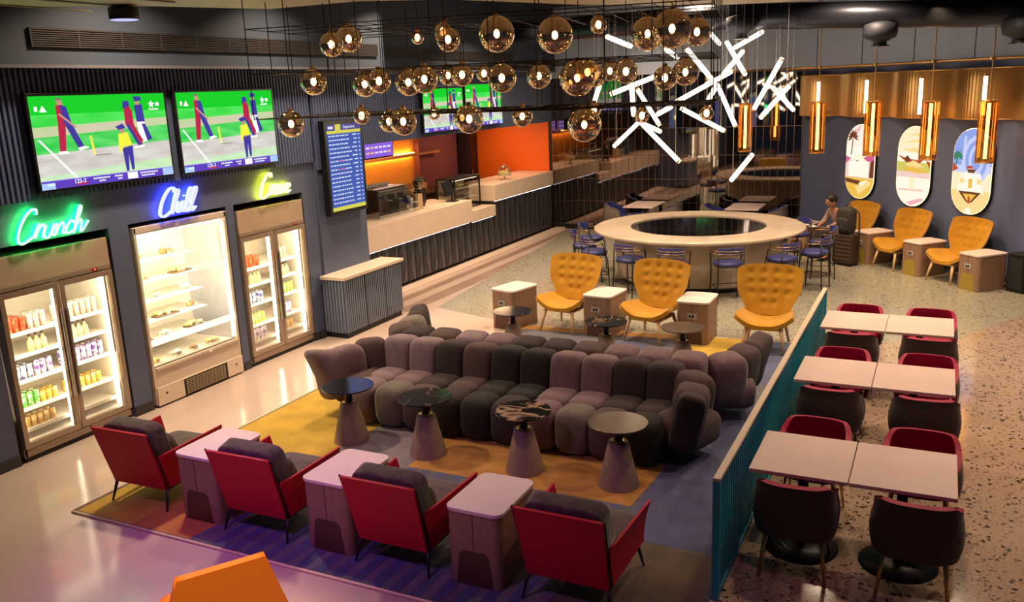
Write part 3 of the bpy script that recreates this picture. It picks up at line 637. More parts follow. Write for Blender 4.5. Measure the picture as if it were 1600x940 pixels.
g.build('faceted_front', [m_tile, M('tile_grout_brass', (.45, .42, .4), .3, .9)], t)
g = G(); 
for a, b, z in ((11.3, 15.8, .80), (15.95, 16.9, .78), (17.0, 20.1, 1.09)): g.box((-.055, a - 15.6, z - .004), (-.045, b - 15.6, z))
g.build('led_strip', EM('counter_led', (.8, .85, 1), 9), t)
# things on and behind the counter
m_glass2 = THIN('case_glass', (.9, .92, .9), fac=.08)
t = thing('pastry_display_case', 'lit glass pastry case with black frame in the counter notch', 'display case', (-9.05, 16.3, 1.03))
g = G()
for x in (-.42, .0):
    for y in (-.55, .55): g.box((x - .015, y - .015, 0), (x + .015, y + .015, .66))
g.box((-.44, -.57, .64), (.02, .57, .67)).box((-.44, -.57, 0), (.02, .57, .03)); g.build('frame', m_black, t)
G().box((-.40, -.54, .03), (-.38, .54, .64)).build('back_panel', m_cream, t)
G().box((-.4, -.53, .22), (-.03, .53, .23)).box((-.4, -.53, .43), (-.03, .53, .44)).build('glass_shelves', m_ptray, t)
G().box((.0, -.54, .03), (.004, .54, .64)).box((-.40, -.552, .03), (-.01, -.548, .64)).build('glass', m_glass2, t)
G().box((-.06, -.5, .62), (-.03, .5, .635)).build('light_strip', EM('case_led', (1, .8, .5), 6), t)
for k, (yy, zz, kd) in enumerate([(-.35, .235, 1), (-.1, .235, 0), (.2, .235, 2), (.4, .235, 1), (-.35, .445, 0), (0, .445, 1), (.3, .445, 0), (-.2, .035, 2), (.25, .035, 0)]):
    p = thing('pastry', ['brown pastry heap', 'golden pastry heap', 'white cream cake'][kd] + ' on the %s shelf of the glass pastry case, %s' % (['bottom', 'middle', 'upper'][round(zz / .21)], ['nearest the camera end', 'near the middle', 'towards the orange wall'][0 if yy < -.15 else 1 if yy < .15 else 2]), 'pastry', (-9.25, 16.3 + yy, 1.03 + zz))
    g = G(); rnd = random.Random(k)
    for i in range(6): g.puff((rnd.uniform(-.06, .06), rnd.uniform(-.06, .06), .03 + rnd.random() * .02), (.04, .045, .03), .9, .9, nu=8, nv=6)
    g.build('pastry_heap', m_food[kd], p); G().lathe([(.09, 0), (.1, .008)], 16).build('plate', m_ptray, p)
# espresso machine with cups on top
t = thing('espresso_machine', 'black espresso machine behind glass at the near end of the counter', 'coffee machine', (-9.35, 13.6, 1.27))
G().box((-.3, -.5, .06), (.2, .5, .50)).box((-.3, -.5, .0), (.25, .5, .06)).build('body', M('machine_black', (.03, .025, .025), .3, .4), t, bevel=.03)
G().box((.18, -.48, .40), (.24, .48, .48)).box((.1, -.45, .06), (.26, .45, .075)).build('chrome_trim', m_steel, t, bevel=.01)
g = G()
for y in (-.28, .05, .34): g.cyl((.23, y, .40), (.23, y, .31), .035).cyl((.23, y, .32), (.38, y, .30), .012)
g.build('group_heads', m_steel, t)
G().box((-.3, -.5, .5), (.2, .5, .515)).tube([(.2, -.5, .55), (.2, .5, .55)], .008).build('cup_rail', m_steel, t)
G().box((.34, -.66, -.0), (.346, .66, .55)).box((.0, -.666, 0), (.34, -.66, .55)).build('glass_guard', m_glass2, t)
def cup(x, y, z, lab, grp):
    o = G().lathe([(.022, 0), (.036, .055), (.033, .055), (.02, .006)], 12).build('coffee_cup', M('cup_white', (.75, .72, .72), .3), loc=(x, y, z)); tag(o, lab, 'cup', grp); return o
for i in range(8):
    for j in range(2): cup(-9.55 + j * .1 + random.uniform(-.01, .01), 13.2 + i * .1, 1.787, 'white coffee cup on the espresso machine, %s row, %s from the column' % (['front', 'back'][1 - j], ORD[i]), 'cups on the espresso machine')
def grinder(x, y, lab):
    t = thing('coffee_grinder', lab, 'coffee grinder', (x, y, 1.27))
    G().box((-.08, -.08, 0), (.1, .08, .3)).build('body', M('machine_black', (.03, .025, .025), .3, .4), t, bevel=.015)
    G().lathe([(.04, .3), (.11, .46), (.115, .5)], 16).build('hopper', THIN('smoked_hopper', (.45, .3, .2), fac=.15), t)
    G().lathe([(.035, .3), (.09, .42)], 12).build('beans', M('coffee_beans', (.07, .03, .015), .6), t)
    G().lathe([(.118, .5), (.1, .53)], 16).build('hopper_lid', m_black, t)
grinder(-9.3, 14.75, 'dark coffee grinder with bean hopper beside the espresso machine')
grinder(-9.55, 15.2, 'coffee grinder standing nearer the pastry case')
t = thing('cash_register', 'black till screen on the counter before the pastry case', 'till', (-9.0, 15.55, 1.27))
G().box((-.1, -.1, 0), (.1, .1, .02)).cyl((0, 0, .02), (0, 0, .18), .02).build('stand', m_black, t)
G().add([(-.05, -.2, .14), (-.05, .2, .14), (-.13, .2, .40), (-.13, -.2, .40), (-.02, -.2, .15), (-.02, .2, .15), (-.10, .2, .41), (-.10, -.2, .41)], [(0, 3, 2, 1), (4, 5, 6, 7), (0, 1, 5, 4), (1, 2, 6, 5), (2, 3, 7, 6), (3, 0, 4, 7)]).build('monitor', m_bezel, t)
t = thing('paper_bag', 'brown paper bag standing on the bar counter top', 'bag', (-9.1, 14.35, 1.27))
G().add([(-.07, -.12, 0), (.07, -.12, 0), (.07, .12, 0), (-.07, .12, 0), (-.05, -.13, .3), (.05, -.13, .3), (.05, .13, .3), (-.05, .13, .3)], [(0, 3, 2, 1), (0, 1, 5, 4), (1, 2, 6, 5), (2, 3, 7, 6), (3, 0, 4, 7)]).build('bag_body', M('kraft_paper', (.42, .28, .17), .8), t)
t = thing('cup_stack', 'stack of takeaway cups beside the paper bag on the counter', 'paper cups', (-9.05, 14.05, 1.27))
G().lathe([(.03, 0), (.045, .24), (.04, .24)], 14).build('cups', M('paper_white', (.75, .72, .7), .6), t)
G().lathe([(.045, .2), (.047, .26), (.03, .265)], 14).build('rim', M('paper_white', (.75, .72, .7), .6), t)
t = thing('cake_dome', 'glass cake dome on a stand on the higher end of the counter', 'cake dome', (-9.1, 18.2, 1.45))
G().lathe([(.09, 0), (.02, .02), (.02, .07), (.17, .08), (.17, .095)], 24).build('stand', m_ptray, t)
G().lathe([(.13, .095), (.13, .17), (.05, .19)], 20).build('cake', m_food[1], t)
G().lathe([(.16, .095), (.16, .2), (.12, .27), (.03, .3)], 24).build('dome', m_glass2, t)
G().lathe([(.02, .3), (.03, .33), (.01, .345)], 12).build('dome_knob', m_steel, t)
# back counter and shelf
t = thing('back_counter', 'dark back counter along the glowing amber wall', 'counter', (-11.0, 15.6, 0))
G().box((-.34, -4.3, 0), (.3, 2.2, 1.18)).box((-.1, 2.2, 0), (1.0, 3.2, 1.25)).build('body', M('dark_bar_unit', (.03, .022, .02), .5), t, bevel=.01)
G().box((-.34, -4.3, 1.18), (.34, 2.2, 1.22)).build('worktop', M('dark_worktop', (.10, .06, .045), .3), t, bevel=.004)
t = thing('bar_shelf', 'long orange-lit shelf fixed to the amber back wall', 'shelf', (-11.33, 15.0, 2.05))
G().box((0, -3.8, .0), (.3, 3.6, .05)).build('board', M('shelf_board', (.55, .22, .10), .4), t, bevel=.004)
G().box((.03, -3.7, -.012), (.06, 2.8, 0)).box((.03, -3.7, .05), (.06, 2.8, .062)).build('led_strip', EM('amber_led', (1, .48, .10), 34), t)
for y0, y1, lab in ((14.3, 15.35, 'purple menu screen over the bar shelf, half behind the column'), (15.42, 16.55, 'purple menu screen over the bar shelf beside the glowing panel')):
    t = thing('menu_screen', lab, 'menu screen', (-11.05, (y0 + y1) / 2, 2.45)); W = (y1 - y0) / 2
    G().box((-.03, -W, -.33), (.03, W, .33)).build('housing', m_bezel, t, bevel=.004)
    g = G().box((.03, -W + .03, -.30), (.034, W - .03, .30)); rnd = random.Random(int(y0))
    for i in range(6):
        for j in range(5):
            yy = -W + .08 + i * (2 * W - .16) / 6; g.box((.034, yy, .22 - j * .11), (.036, yy + .12, .26 - j * .11), 1 if rnd.random() < .8 else 2)
    g.build('screen', [EM('menu_purple', (.28, .12, .75), 1), EM('menu_white', (.8, .75, .95), 1), EM('menu_orange', (.9, .5, .2), 1)], t)
items = [('jar', -10.9, 13.2), ('tray', -10.85, 13.8), ('box', -10.9, 14.4), ('jar', -10.85, 15.0), ('machine', -10.95, 15.6), ('jar', -10.8, 16.2), ('box', -10.9, 16.6), ('tray', -10.8, 17.1), ('jar', -10.85, 17.5)]
place = ['nearest the column', 'second from the column', 'before the low jar', 'in the middle of the wall', 'under the menu screens', 'past the menu screens', 'below the shelf end', 'near the plum wall', 'last before the plum wall']
for i, (k, x, y) in enumerate(items):
    if k == 'jar':
        t = thing('storage_jar', 'amber glass jar on the back counter, ' + place[i], 'jar', (x, y, 1.22)); G().lathe([(.06, 0), (.07, .02), (.07, .2), (.05, .23)], 14).build('jar_body', M('amber_jar', (.4, .2, .08), .2), t); G().lathe([(.052, .23), (.052, .26)], 14).build('lid', m_black, t)
    elif k == 'box':
        t = thing('carton', 'brown carton on the back counter, ' + place[i], 'box', (x, y, 1.22)); G().box((-.1, -.13, 0), (.1, .13, .2)).build('carton_body', M('kraft_paper', (.42, .28, .17), .8), t, bevel=.004); G().box((-.101, -.02, .0), (.101, .02, .202)).build('tape', M('tape', (.55, .4, .25), .4), t)
    elif k == 'tray':
        t = thing('wire_basket', 'basket of cups on the back counter, ' + place[i], 'basket', (x, y, 1.22)); g = G()
        for zz in (.01, .08, .15): g.tube([(a, b, zz) for a, b in rrect(.26, .36, .04)], .005, 5, closed=True)
        g.box((-.12, -.17, .0), (.12, .17, .008)); g.build('wires', m_steel, t)
        g = G()
        for a in range(3):
            for b in range(4): g.lathe([(.03, .01), (.036, .10)], 10, (-.08 + a * .08, -.12 + b * .08, 0))
        g.build('cups', M('cup_white', (.75, .72, .72), .3), t)
    else:
        t = thing('blender', 'dark blender with clear jug on the back counter ' + place[i], 'blender', (x, y, 1.22)); G().box((-.09, -.09, 0), (.09, .09, .16)).build('base', m_black, t, bevel=.02); G().lathe([(.05, .16), (.08, .36)], 14).build('jug', THIN('smoked_hopper', (.45, .3, .2), fac=.15), t); G().lathe([(.08, .36), (.06, .39)], 14).build('lid', m_black, t)
t = thing('drinks_cooler', 'tall dark cooler against the orange side wall of the bar', 'cooler', (-10.95, 20.0, 0))
G().box((-.2, -.3, 0), (.1, .2, 2.6)).build('body', M('cooler_dark', (.02, .012, .012), .4), t, bevel=.02)
G().box((.1, -.26, .1), (.12, .16, 2.5)).build('door', m_bezel, t); G().cyl((.14, -.2, 1.0), (.14, -.2, 1.5), .012).build('handle', m_steel, t)
area((-10.0, 15.6, 2.9), 4.0, 90, (1, .6, .3), name='bar_ceiling_light', sy=.4)
area((-9.8, 19.0, 2.9), .6, 30, (1, .55, .28), name='bar_ceiling_light')

# ribbed side cabinet
t = thing('service_cabinet', 'low blue ribbed cabinet with pale worktop against the column', 'cabinet', (-8.02, 10.68, 0))
G().box((0, -.74, .08), (.38, .76, .88)).build('body', m_rib, t); G().box((.0, -.72, 0), (.36, .74, .08)).build('plinth', m_black, t)
g = G()
n = 30
for i in range(n):
    y = -.735 + i * 1.49 / n; g.box((.38, y, .09), (.395, y + .03, .875))
g.build('ribbed_front', M('blue_ribs', (.14, .17, .24), .4), t)
g = G()
for i in range(7): g.box((.01 + i * .055, -.755, .09), (.04 + i * .055, -.74, .875))
g.build('ribbed_side', M('blue_ribs', (.14, .17, .24), .4), t)
G().box((.394, -.24, .09), (.398, -.228, .875)).box((.394, .28, .09), (.398, .292, .875)).build('door_gaps', m_black, t)
G().box((-.0, -.79, .88), (.43, .79, .925)).build('worktop', m_stone, t, bevel=.004)

# ================================================================ SOFAS
VEL = {k: M('velvet_' + k, c, .9, noise=(9, c2, .35, .7), bump=(160, .25), sheen=.3 if k in ('lilac', 'mauve', 'moss') else .06) for k, c, c2 in [
    ('lilac', (.20, .13, .165), (.15, .10, .125)), ('mauve', (.165, .092, .115), (.12, .07, .09)), ('brown', (.075, .042, .046), (.055, .032, .036)),
    ('dark', (.030, .017, .019), (.022, .013, .015)), ('black', (.011, .007, .008), (.008, .005, .006)), ('moss', (.135, .11, .095), (.10, .08, .075))]}
VK = {'lilac': 'pale lilac', 'mauve': 'dusty mauve', 'brown': 'brown', 'dark': 'dark brown', 'black': 'near-black', 'moss': 'greenish grey'}
def puffpart(name, c, r, col, parent, rz=0, tilt=0, e=.45, ez=.55, fn=None, side=0):
    rot = Matrix.Rotation(rz, 3, 'Z') @ Matrix.Rotation(side, 3, 'Y') @ Matrix.Rotation(tilt, 3, 'X')
    g = G().puff((0, 0, 0), r, e, ez, rot, fn=fn); o = g.build(name, VEL[col], parent, loc=c); o['label'] = VK[col] + ' velvet ' + name.replace('_', ' '); return o
def backcurve(v):                       # fuller at the top, pinched at the seam
    return v
def sofa(label, loc, rz, bcols, scols, fcols, wl, wr, n=10, W=3.52, depth=1.0, wl_ang=55, wr_ang=35, wr_n=3, wl_n=2):
    """local: back along +Y side, seat opening to -Y, x from -W/2 to W/2"""
    t = thing('tufted_sofa', label, 'sofa', loc, rz); p = W / n
    G().box((-W / 2 + .05, -.42, .03), (W / 2 - .05, .42, .2)).build('base', VEL['black'], t, bevel=.03)
    for i in range(n):
        x = -W / 2 + p * (i + .5)
        puffpart('back_cushion', (x, .40, .50), (p * .535, .17, .27), bcols[i], t, tilt=R(-7), e=.42, ez=.42)
        puffpart('seat_cushion', (x, .06, .345), (p * .53, .22, .115), scols[i], t, e=.5, ez=.6)
        puffpart('front_roll', (x, -.30, .24), (p * .535, .21, .225), fcols[i], t, e=.55, ez=.55)
    # outer skin of the back
    for k, (sx, cnt, ang, cols) in enumerate(((-1, wl_n, wl_ang, wl), (1, wr_n, wr_ang, wr))):
        x, y, a = sx * W / 2, .40, 0
        for i in range(cnt):
            a = R(ang) * (.62 if i == 0 else 1); st = p * .98; dx = sx * cos(a); dy = -sin(a)
            x += dx * st * (.62 if i == 0 else 1); y += dy * st * (.62 if i == 0 else 1)
            puffpart('arm_cushion', (x, y, .48 - .01 * i), (st * .58, .165, .27), cols[i], t, rz=(-a if sx > 0 else a), tilt=R(-9), e=.5, ez=.5)
        # pointed wing tip
        x += sx * cos(a) * st * .72; y += -sin(a) * st * .72
        def tip(v, q=sx): 
            f = max(0, v.x * q / (st * .42)); return Vector((v.x + q * .17 * f * max(0, v.z / .28), v.y, v.z + .10 * f * (1 if v.z > 0 else 0)))
        puffpart('wing_tip', (x, y, .47), (st * .40, .14, .28), cols[-1], t, rz=(-a if sx > 0 else a), tilt=R(-12), fn=tip)
        # seat fill in the corner
        puffpart('corner_cushion', (sx * (W / 2 + .14), -.02, .29), (.26, .30, .17), cols[0], t, rz=sx * R(-20))
    return t
sofa('long tufted sofa in patched brown and mauve velvet facing the pedestal tables', (-3.87, 7.64, 0), 0,
     ['lilac', 'lilac', 'dark', 'brown', 'black', 'black', 'mauve', 'mauve', 'dark', 'dark'],
     ['lilac', 'mauve', 'dark', 'brown', 'black', 'black', 'mauve', 'mauve', 'dark', 'dark'],
     ['lilac', 'moss', 'brown', 'dark', 'black', 'dark', 'mauve', 'moss', 'brown', 'black'],
     ['brown', 'mauve', 'lilac'], ['brown', 'brown', 'dark'], W=3.46, wl_ang=72, wr_ang=80, wl_n=2, wr_n=2)
sofa('second tufted sofa set back to back behind the long one, facing the yellow chairs', (-3.80, 8.83, 0), pi,
     ['mauve', 'mauve', 'mauve', 'brown', 'dark', 'dark', 'mauve', 'lilac', 'brown', 'dark'],
     ['mauve', 'lilac', 'brown', 'brown', 'dark', 'dark', 'mauve', 'lilac', 'brown', 'dark'],
     ['mauve', 'lilac', 'brown', 'brown', 'dark', 'dark', 'mauve', 'lilac', 'brown', 'dark'],
     ['mauve', 'brown', 'brown'], ['brown', 'moss', 'dark'], W=3.60, wl_ang=76, wr_ang=76, wl_n=2, wr_n=2)

# ================================================================ PEDESTAL TABLES
m_marble = M('black_marble', (.012, .011, .012), .10, coat=.5)
def veined(name, seed, amt):
    m = bpy.data.materials.new(name); m.use_nodes = True; nt = m.node_tree; N = nt.nodes; b = N['Principled BSDF']; b.inputs['Roughness'].default_value = .12
    tc = N.new('ShaderNodeTexCoord'); mp = N.new('ShaderNodeMapping'); mp.inputs['Location'].default_value = (seed, seed * 2, 0); nz = N.new('ShaderNodeTexNoise'); nz.inputs['Scale'].default_value = 3.2; nz.inputs['Detail'].default_value = 6; nz.inputs['Distortion'].default_value = 1.2
    r = N.new('ShaderNodeValToRGB'); e = r.color_ramp.elements; e[0].position = .5 - amt; e[0].color = (.012, .011, .012, 1); e[1].position = .5; e[1].color = (.42, .28, .2, 1); x = e.new(.5 + amt); x.color = (.012, .011, .012, 1)
    nt.links.new(tc.outputs['Object'], mp.inputs[0]); nt.links.new(mp.outputs[0], nz.inputs['Vector']); nt.links.new(nz.outputs['Fac'], r.inputs[0]); nt.links.new(r.outputs[0], b.inputs['Base Color']); return m
m_cone = M('taupe_wood_cone', (.26, .165, .125), .5, noise=(14, (.20, .125, .095), .35, .65))
def pedestal(x, y, label, top, grp):
    t = thing('pedestal_table', label, 'side table', (x, y, 0), 0, grp)
    G().lathe([(.19, 0), (.185, .012), (.088, .42), (.08, .43), (.06, .43)], 32).build('cone_base', m_cone, t)
    G().lathe([(.062, .425), (.064, .437), (.04, .437)], 24).build('brass_collar', m_brass, t)
    G().lathe([(.037, .42), (.037, .57), (.09, .575), (.09, .582)], 20).build('stem', m_black, t)
    G().lathe([(.235, .582), (.262, .588), (.265, .598), (.26, .602)], 48).build('tabletop', top, t, bevel=0)
pedestal(-5.27, 6.78, 'pedestal table at the sofa left end, its black top mirroring blue light', m_marble, None)
pedestal(-4.34, 6.76, 'pedestal table with plain dark top, between the blue-glinting one and the veined one', veined('marble_faint', 4, .004), None)
pedestal(-3.29, 6.76, 'pedestal table whose black marble top has bold pale veins', veined('marble_bold', 9.3, .05), None)
m_bronze = M('bronze_top', (.16, .10, .055), .22, .75)
pedestal(-2.38, 6.78, 'pedestal table with glossy bronze top at the sofa right end', m_bronze, None)
pedestal(-4.99, 10.05, 'small pedestal table behind the sofas in front of the leftmost yellow chair', m_marble, None)
pedestal(-3.63, 9.93, 'small veined pedestal table behind the sofas in front of the middle yellow chair', veined('marble_mid', 2.2, .008), None)
pedestal(-2.66, 9.95, 'bronze-topped pedestal table behind the sofas near the right wing', m_bronze, None)

# ================================================================ CUBE TABLES
m_ctop = M('pale_pinkish_laminate', (.74, .60, .58), .35, noise=(3, (.68, .54, .5), .4, .7)); m_cbody = M('tan_oak_veneer', (.30, .175, .115), .5, noise=(20, (.25, .145, .095), .35, .65))
m_csmall = M('niche_brown', (.085, .035, .02), .5); m_solive = M('olive_panel', (.33, .24, .04), .5)
CUBE = {}
def cube_table(x, y, rz, label, socket=False, panel='brown', h=.60):
    key = (socket, panel)
    if key in CUBE: return dup(CUBE[key], (x, y, 0), rz, label)
    t = thing('cube_side_table', label, 'side table', (x, y, 0), rz)
    w_, d_ = .43, .60
    G().prism([(a, b, 0.0) for a, b in rrect(w_, d_, .06)], (0, 0, h - .028), sm=False).build('body', m_cbody, t)
    G().prism([(a, b, h - .028) for a, b in rrect(w_ + .02, d_ + .02, .07)], (0, 0, .028)).build('top', m_ctop, t, bevel=.004)
    pn = m_solive if panel == 'olive' else m_csmall
    for s, nme in ((-1, 'arched_panel'), (1, 'arched_panel')):
        yy = s * (d_ / 2 + .001); a, b = .150, .118
        G().prism([(-a, yy, .0), (a, yy, .0), (b, yy, .25), (b - .03, yy, .28), (-b + .03, yy, .28), (-b, yy, .25)], (0, s * .003, 0)).build(nme, pn, t)
    G().box((-.002, -d_ / 2 - .002, .28), (.002, -d_ / 2, h - .03)).build('seam', m_black, t)
    if socket:
        sp = G().box((-.065, -d_ / 2 - .008, .36), (.065, -d_ / 2, .44)).build('socket_plate', M('socket_grey', (.4, .38, .36), .4), t, bevel=.004)
        G().box((-.04, -d_ / 2 - .01, .38), (-.012, -d_ / 2 - .008, .42)).box((0, -d_ / 2 - .01, .38), (.03, -d_ / 2 - .008, .42)).build('socket_holes', m_black, sp)
    CUBE[key] = t; return t
for x, lab in ((-5.43, 'pinkish-topped cube table between the first and second red armchairs from the fridges'), (-4.08, 'cube table between the two middle red armchairs'), (-2.79, 'cube table between the third red armchair and the rightmost one')):
    cube_table(x, 5.15, 0, lab)
for x, y, rz, lab in ((-5.62, 11.42, R(-14), 'cube table with socket plate left of the first yellow wing chair'), (-4.2, 11.46, R(-6), 'cube table with socket between the first two yellow wing chairs'), (-2.87, 11.5, 0, 'cube table with socket before the marble ring bar, between the last two yellow wing chairs')):
    cube_table(x, y, rz, lab, True)

# ================================================================ RED ARMCHAIRS
m_red = M('crimson_leather', (.46, .002, .028), .55, bump=(60, .1), spec=.25); m_seatv = M('charcoal_velvet', (.055, .040, .032), .9, noise=(14, (.10, .075, .06), .38, .62), bump=(120, .3), sheen=.5)
def armchair():
    t = thing('lounge_armchair', 'x', 'armchair')
    q = lambda v: Vector(v)
    def back(u, v): 
        x = (u - .5) * 2; hw = .300 + .018 * v; return (x * hw, -.27 - .15 * v, .195 + .565 * v), (0, 1, .2)
    G().sheet(back, 8, 6, .022, 0).build('back_shell', m_red, t)
    for s in (-1, 1):
        def arm(u, v, s=s):
            y = -.25 + .62 * u; zb = .205 + .02 * u; zt = .53 + .03 * u; x = s * (.298 + .015 * u + (.02 + .035 * u) * v * v); return (x, y - .10 * v * (1 - u), zb + (zt - zb) * v), (-s, 0, 0)
        G().sheet(arm, 8, 5, .02 , 0).build('arm_shell', m_red, t)
    g = G(); g.tube([(-.30, -.27, .195), (.30, -.27, .195), (.315, .36, .215), (-.315, .36, .215)], .012, 6, closed=True)
    for s in (-1, 1): g.tube([(s * .312, -.27, .20), (s * .32, -.345, .48), (s * .328, -.43, .765)], .007, 6)
    g.build('frame', m_black, t)
    for sx, sy in ((-1, -1), (1, -1), (-1, 1), (1, 1)):
        G().tube([(sx * .295, -.27 if sy < 0 else .34, .20), (sx * .325, -.335 if sy < 0 else .40, 0)], .014, 6, rr=[.016, .008]).build('leg', m_black, t)
    rot = Matrix.Rotation(R(3), 3, 'X')
    G().puff((0, .08, .325), (.29, .39, .095), .3, .6, rot, nu=28).build('seat_cushion', m_seatv, t)
    G().puff((0, -.245, .585), (.29, .085, .215), .16, .34, Matrix.Rotation(R(14), 3, 'X'), nu=36, nv=14).build('back_cushion', m_seatv, t)
    G().puff((.02, -.11, .50), (.25, .085, .15), .4, .6, Matrix.Rotation(R(20), 3, 'X'), nu=24).build('lumbar_cushion', m_seatv, t)
    return t
ac = armchair()
for i, (x, y, rz, lab) in enumerate([(-6.17, 5.18, R(2), 'crimson armchair with charcoal cushions nearest the fridges'), (-4.81, 5.15, R(1), 'crimson armchair second from the fridges, between two cube tables'),
                                     (-3.48, 5.14, R(0), 'crimson armchair third from the fridges, between two cube tables'), (-2.09, 5.17, R(0), 'crimson armchair at the right end of the row, its right arm side showing')]):
    if i == 0: ac.location = (x, y, 0); ac.rotation_euler.z = rz; ac['label'] = lab; ac['group'] = 'crimson armchairs in a row'
    else: dup(ac, (x, y, 0), rz, lab)

# ================================================================ YELLOW WING CHAIRS
def yellow(name_col, col, col2):
    m_y = M(name_col, col, .85, noise=(6, col2, .3, .7), bump=(200, .2), sheen=.25); m_pipe = M('pale_piping', (.62, .36, .14), .5); m_oak = M('pale_oak', (.58, .36, .19), .45)
    t = thing('wing_chair', 'x', 'wing chair')
    def hw(v): return [.425][0] if v >= 1 else (lambda a, k: a[int(k)] * (1 - k % 1) + a[int(k) + 1] * (k % 1))([.265, .285, .325, .37, .405, .418, .425, .428, .425], v * 8)
    def back(u, v):
        x = (u - .5) * 2; w_ = hw(v); y = .19 + .21 * v - .075 * (abs(x) ** 3.2) * min(1, .35 + v * 1.2); top = 0
        z = .40 + .63 * v + (.03 * (1 - x * x) - .03 * abs(x) ** 10) * v ** 3
        # button tufting
        ddx = 0
        for by in (.25, .45, .65, .84):
            for bx in (-.60, -.2, .2, .60):
                if by < .3 and abs(bx) > .5: continue
                d2 = ((x - bx) * w_ / .030) ** 2 + ((v - by) * .66 / .030) ** 2; ddx += .026 * math.exp(-d2 / 2)
        return (x * w_, y + ddx, z), (x * .9 * .5, -1, .3)
    G().sheet(back, 36, 26, .05, 0, 0, 1).build('backrest', [m_y, m_pipe], t)
    def seat(u, v):
        x = (u - .5) * 2; w_ = .29 + .07 * (1 - v) ** .8 if v < .9 else .29; w_ = .315 - .04 * v; y = -.31 + .55 * v; z = .405 - .015 * v + .13 * abs(x) ** 3.2 * (1 - .25 * v) - .03 * (1 - min(1, v / .12)) 
        return (x * (w_ + .045 * abs(x) ** 3), y + .05 * x * x * (1 - v), z), (-.4 * x, 0, 1)
    G().sheet(seat, 20, 14, .055, 0, 0, 0).build('seat', m_y, t)
    g = G(); g.box((-.23, -.26, .305), (.23, -.22, .345)).box((-.21, .18, .305), (.21, .22, .345)).box((-.235, -.26, .305), (-.195, .22, .345)).box((.195, -.26, .305), (.235, .22, .345)); g.build('seat_frame', m_oak, t, bevel=.006)
    for sx, sy in ((-1, -1), (1, -1), (-1, 1), (1, 1)):
        G().tube([(sx * .215, -.24 if sy < 0 else .2, .34), (sx * .275, -.33 if sy < 0 else .31, 0)], .02, 8, rr=[.027, .014]).build('leg', m_oak, t)
    return t
yc = yellow('mustard_velvet', (.52, .25, .004), (.42, .19, .003))
YG = [(-4.80, 11.48, R(-7), 'mustard wing chair left of the three facing the sofas, beside two socket tables'), (-3.47, 11.36, R(-10), 'mustard wing chair in the middle of the three before the marble ring bar'),
      (-1.93, 11.38, R(3), 'mustard wing chair nearest the teal divider')]
for i, (x, y, rz, lab) in enumerate(YG):
    if i == 0: yc.location = (x, y, 0); yc.rotation_euler.z = rz; yc['label'] = lab; yc['group'] = 'mustard wing chairs behind the sofas'
    else: dup(yc, (x, y, 0), rz, lab)
for x, y, rz, lab in [(-1.52, 18.14, R(-46), 'mustard wing chair by the slanted wall with the person and luggage in front'), (-.60, 17.22, R(-46), 'mustard wing chair under the middle lightbox picture'), (.32, 16.28, R(-46), 'mustard wing chair under the blue-sky lightbox, last in the wall row')]:
    dup(yc, (x, y, 0), rz, lab, 'mustard wing chairs along the slanted wall')
for x, y, lab in [(-1.06, 17.68, 'cube table behind the suitcase by the slanted wall'), (-.16, 16.76, 'cube table with olive panel between the two free wall chairs'), (.72, 15.80, 'cube table with olive panel at the right end of the wall row')]:
    cube_table(x, y, R(-45), lab, True, 'olive')
# ================================================================ MARBLE RING BAR
RX, RY = -3.87, 15.45
m_cream2 = M('cream_marble', (.62, .50, .38), .28, noise=(2.5, (.52, .40, .30), .4, .7)); m_blackgl = M('black_glass', (.004, .004, .005), .03, coat=1)
t = thing('ring_bar_table', 'big round cream marble bar table with a black mirrored centre', 'bar table', (RX, RY, 0))
N_ = 72; prof = [(1.20, .93), (1.20, .955), (1.84, .955), (1.86, .945), (1.86, .915), (1.84, .905), (1.20, .905)]
g = G(); k = len(prof); vs = [(r * cos(2 * pi * j / N_), r * sin(2 * pi * j / N_), z) for r, z in prof for j in range(N_)]
g.add(vs, [(i * N_ + j, i * N_ + (j + 1) % N_, ((i + 1) % k) * N_ + (j + 1) % N_, ((i + 1) % k) * N_ + j) for i in range(k) for j in range(N_)]); g.build('ring_top', m_cream2, t)
G().lathe([(1.70, .86), (1.72, .905), (1.20, .905)], 72).build('underlip', m_cream2, t)
G().lathe([(1.42, .10), (1.50, .86), (1.2, .86)], 48, sm=False).build('body', M('cream_marble_panels', (.55, .44, .35), .35, noise=(3, (.45, .35, .28), .4, .7)), t)
g = G()
for i in range(16):
    a = 2 * pi * i / 16; g.tube([(1.423 * cos(a), 1.423 * sin(a), .1), (1.503 * cos(a), 1.503 * sin(a), .86)], .004, 4)
g.build('panel_joints', M('joint_brown', (.2, .14, .1), .5), t)
G().lathe([(1.36, 0), (1.36, .10)], 48).build('toe_kick', m_black, t)
G().lathe([(1.2, .925), (1.198, .937)], 72).build('mirror_inset', m_blackgl, t)

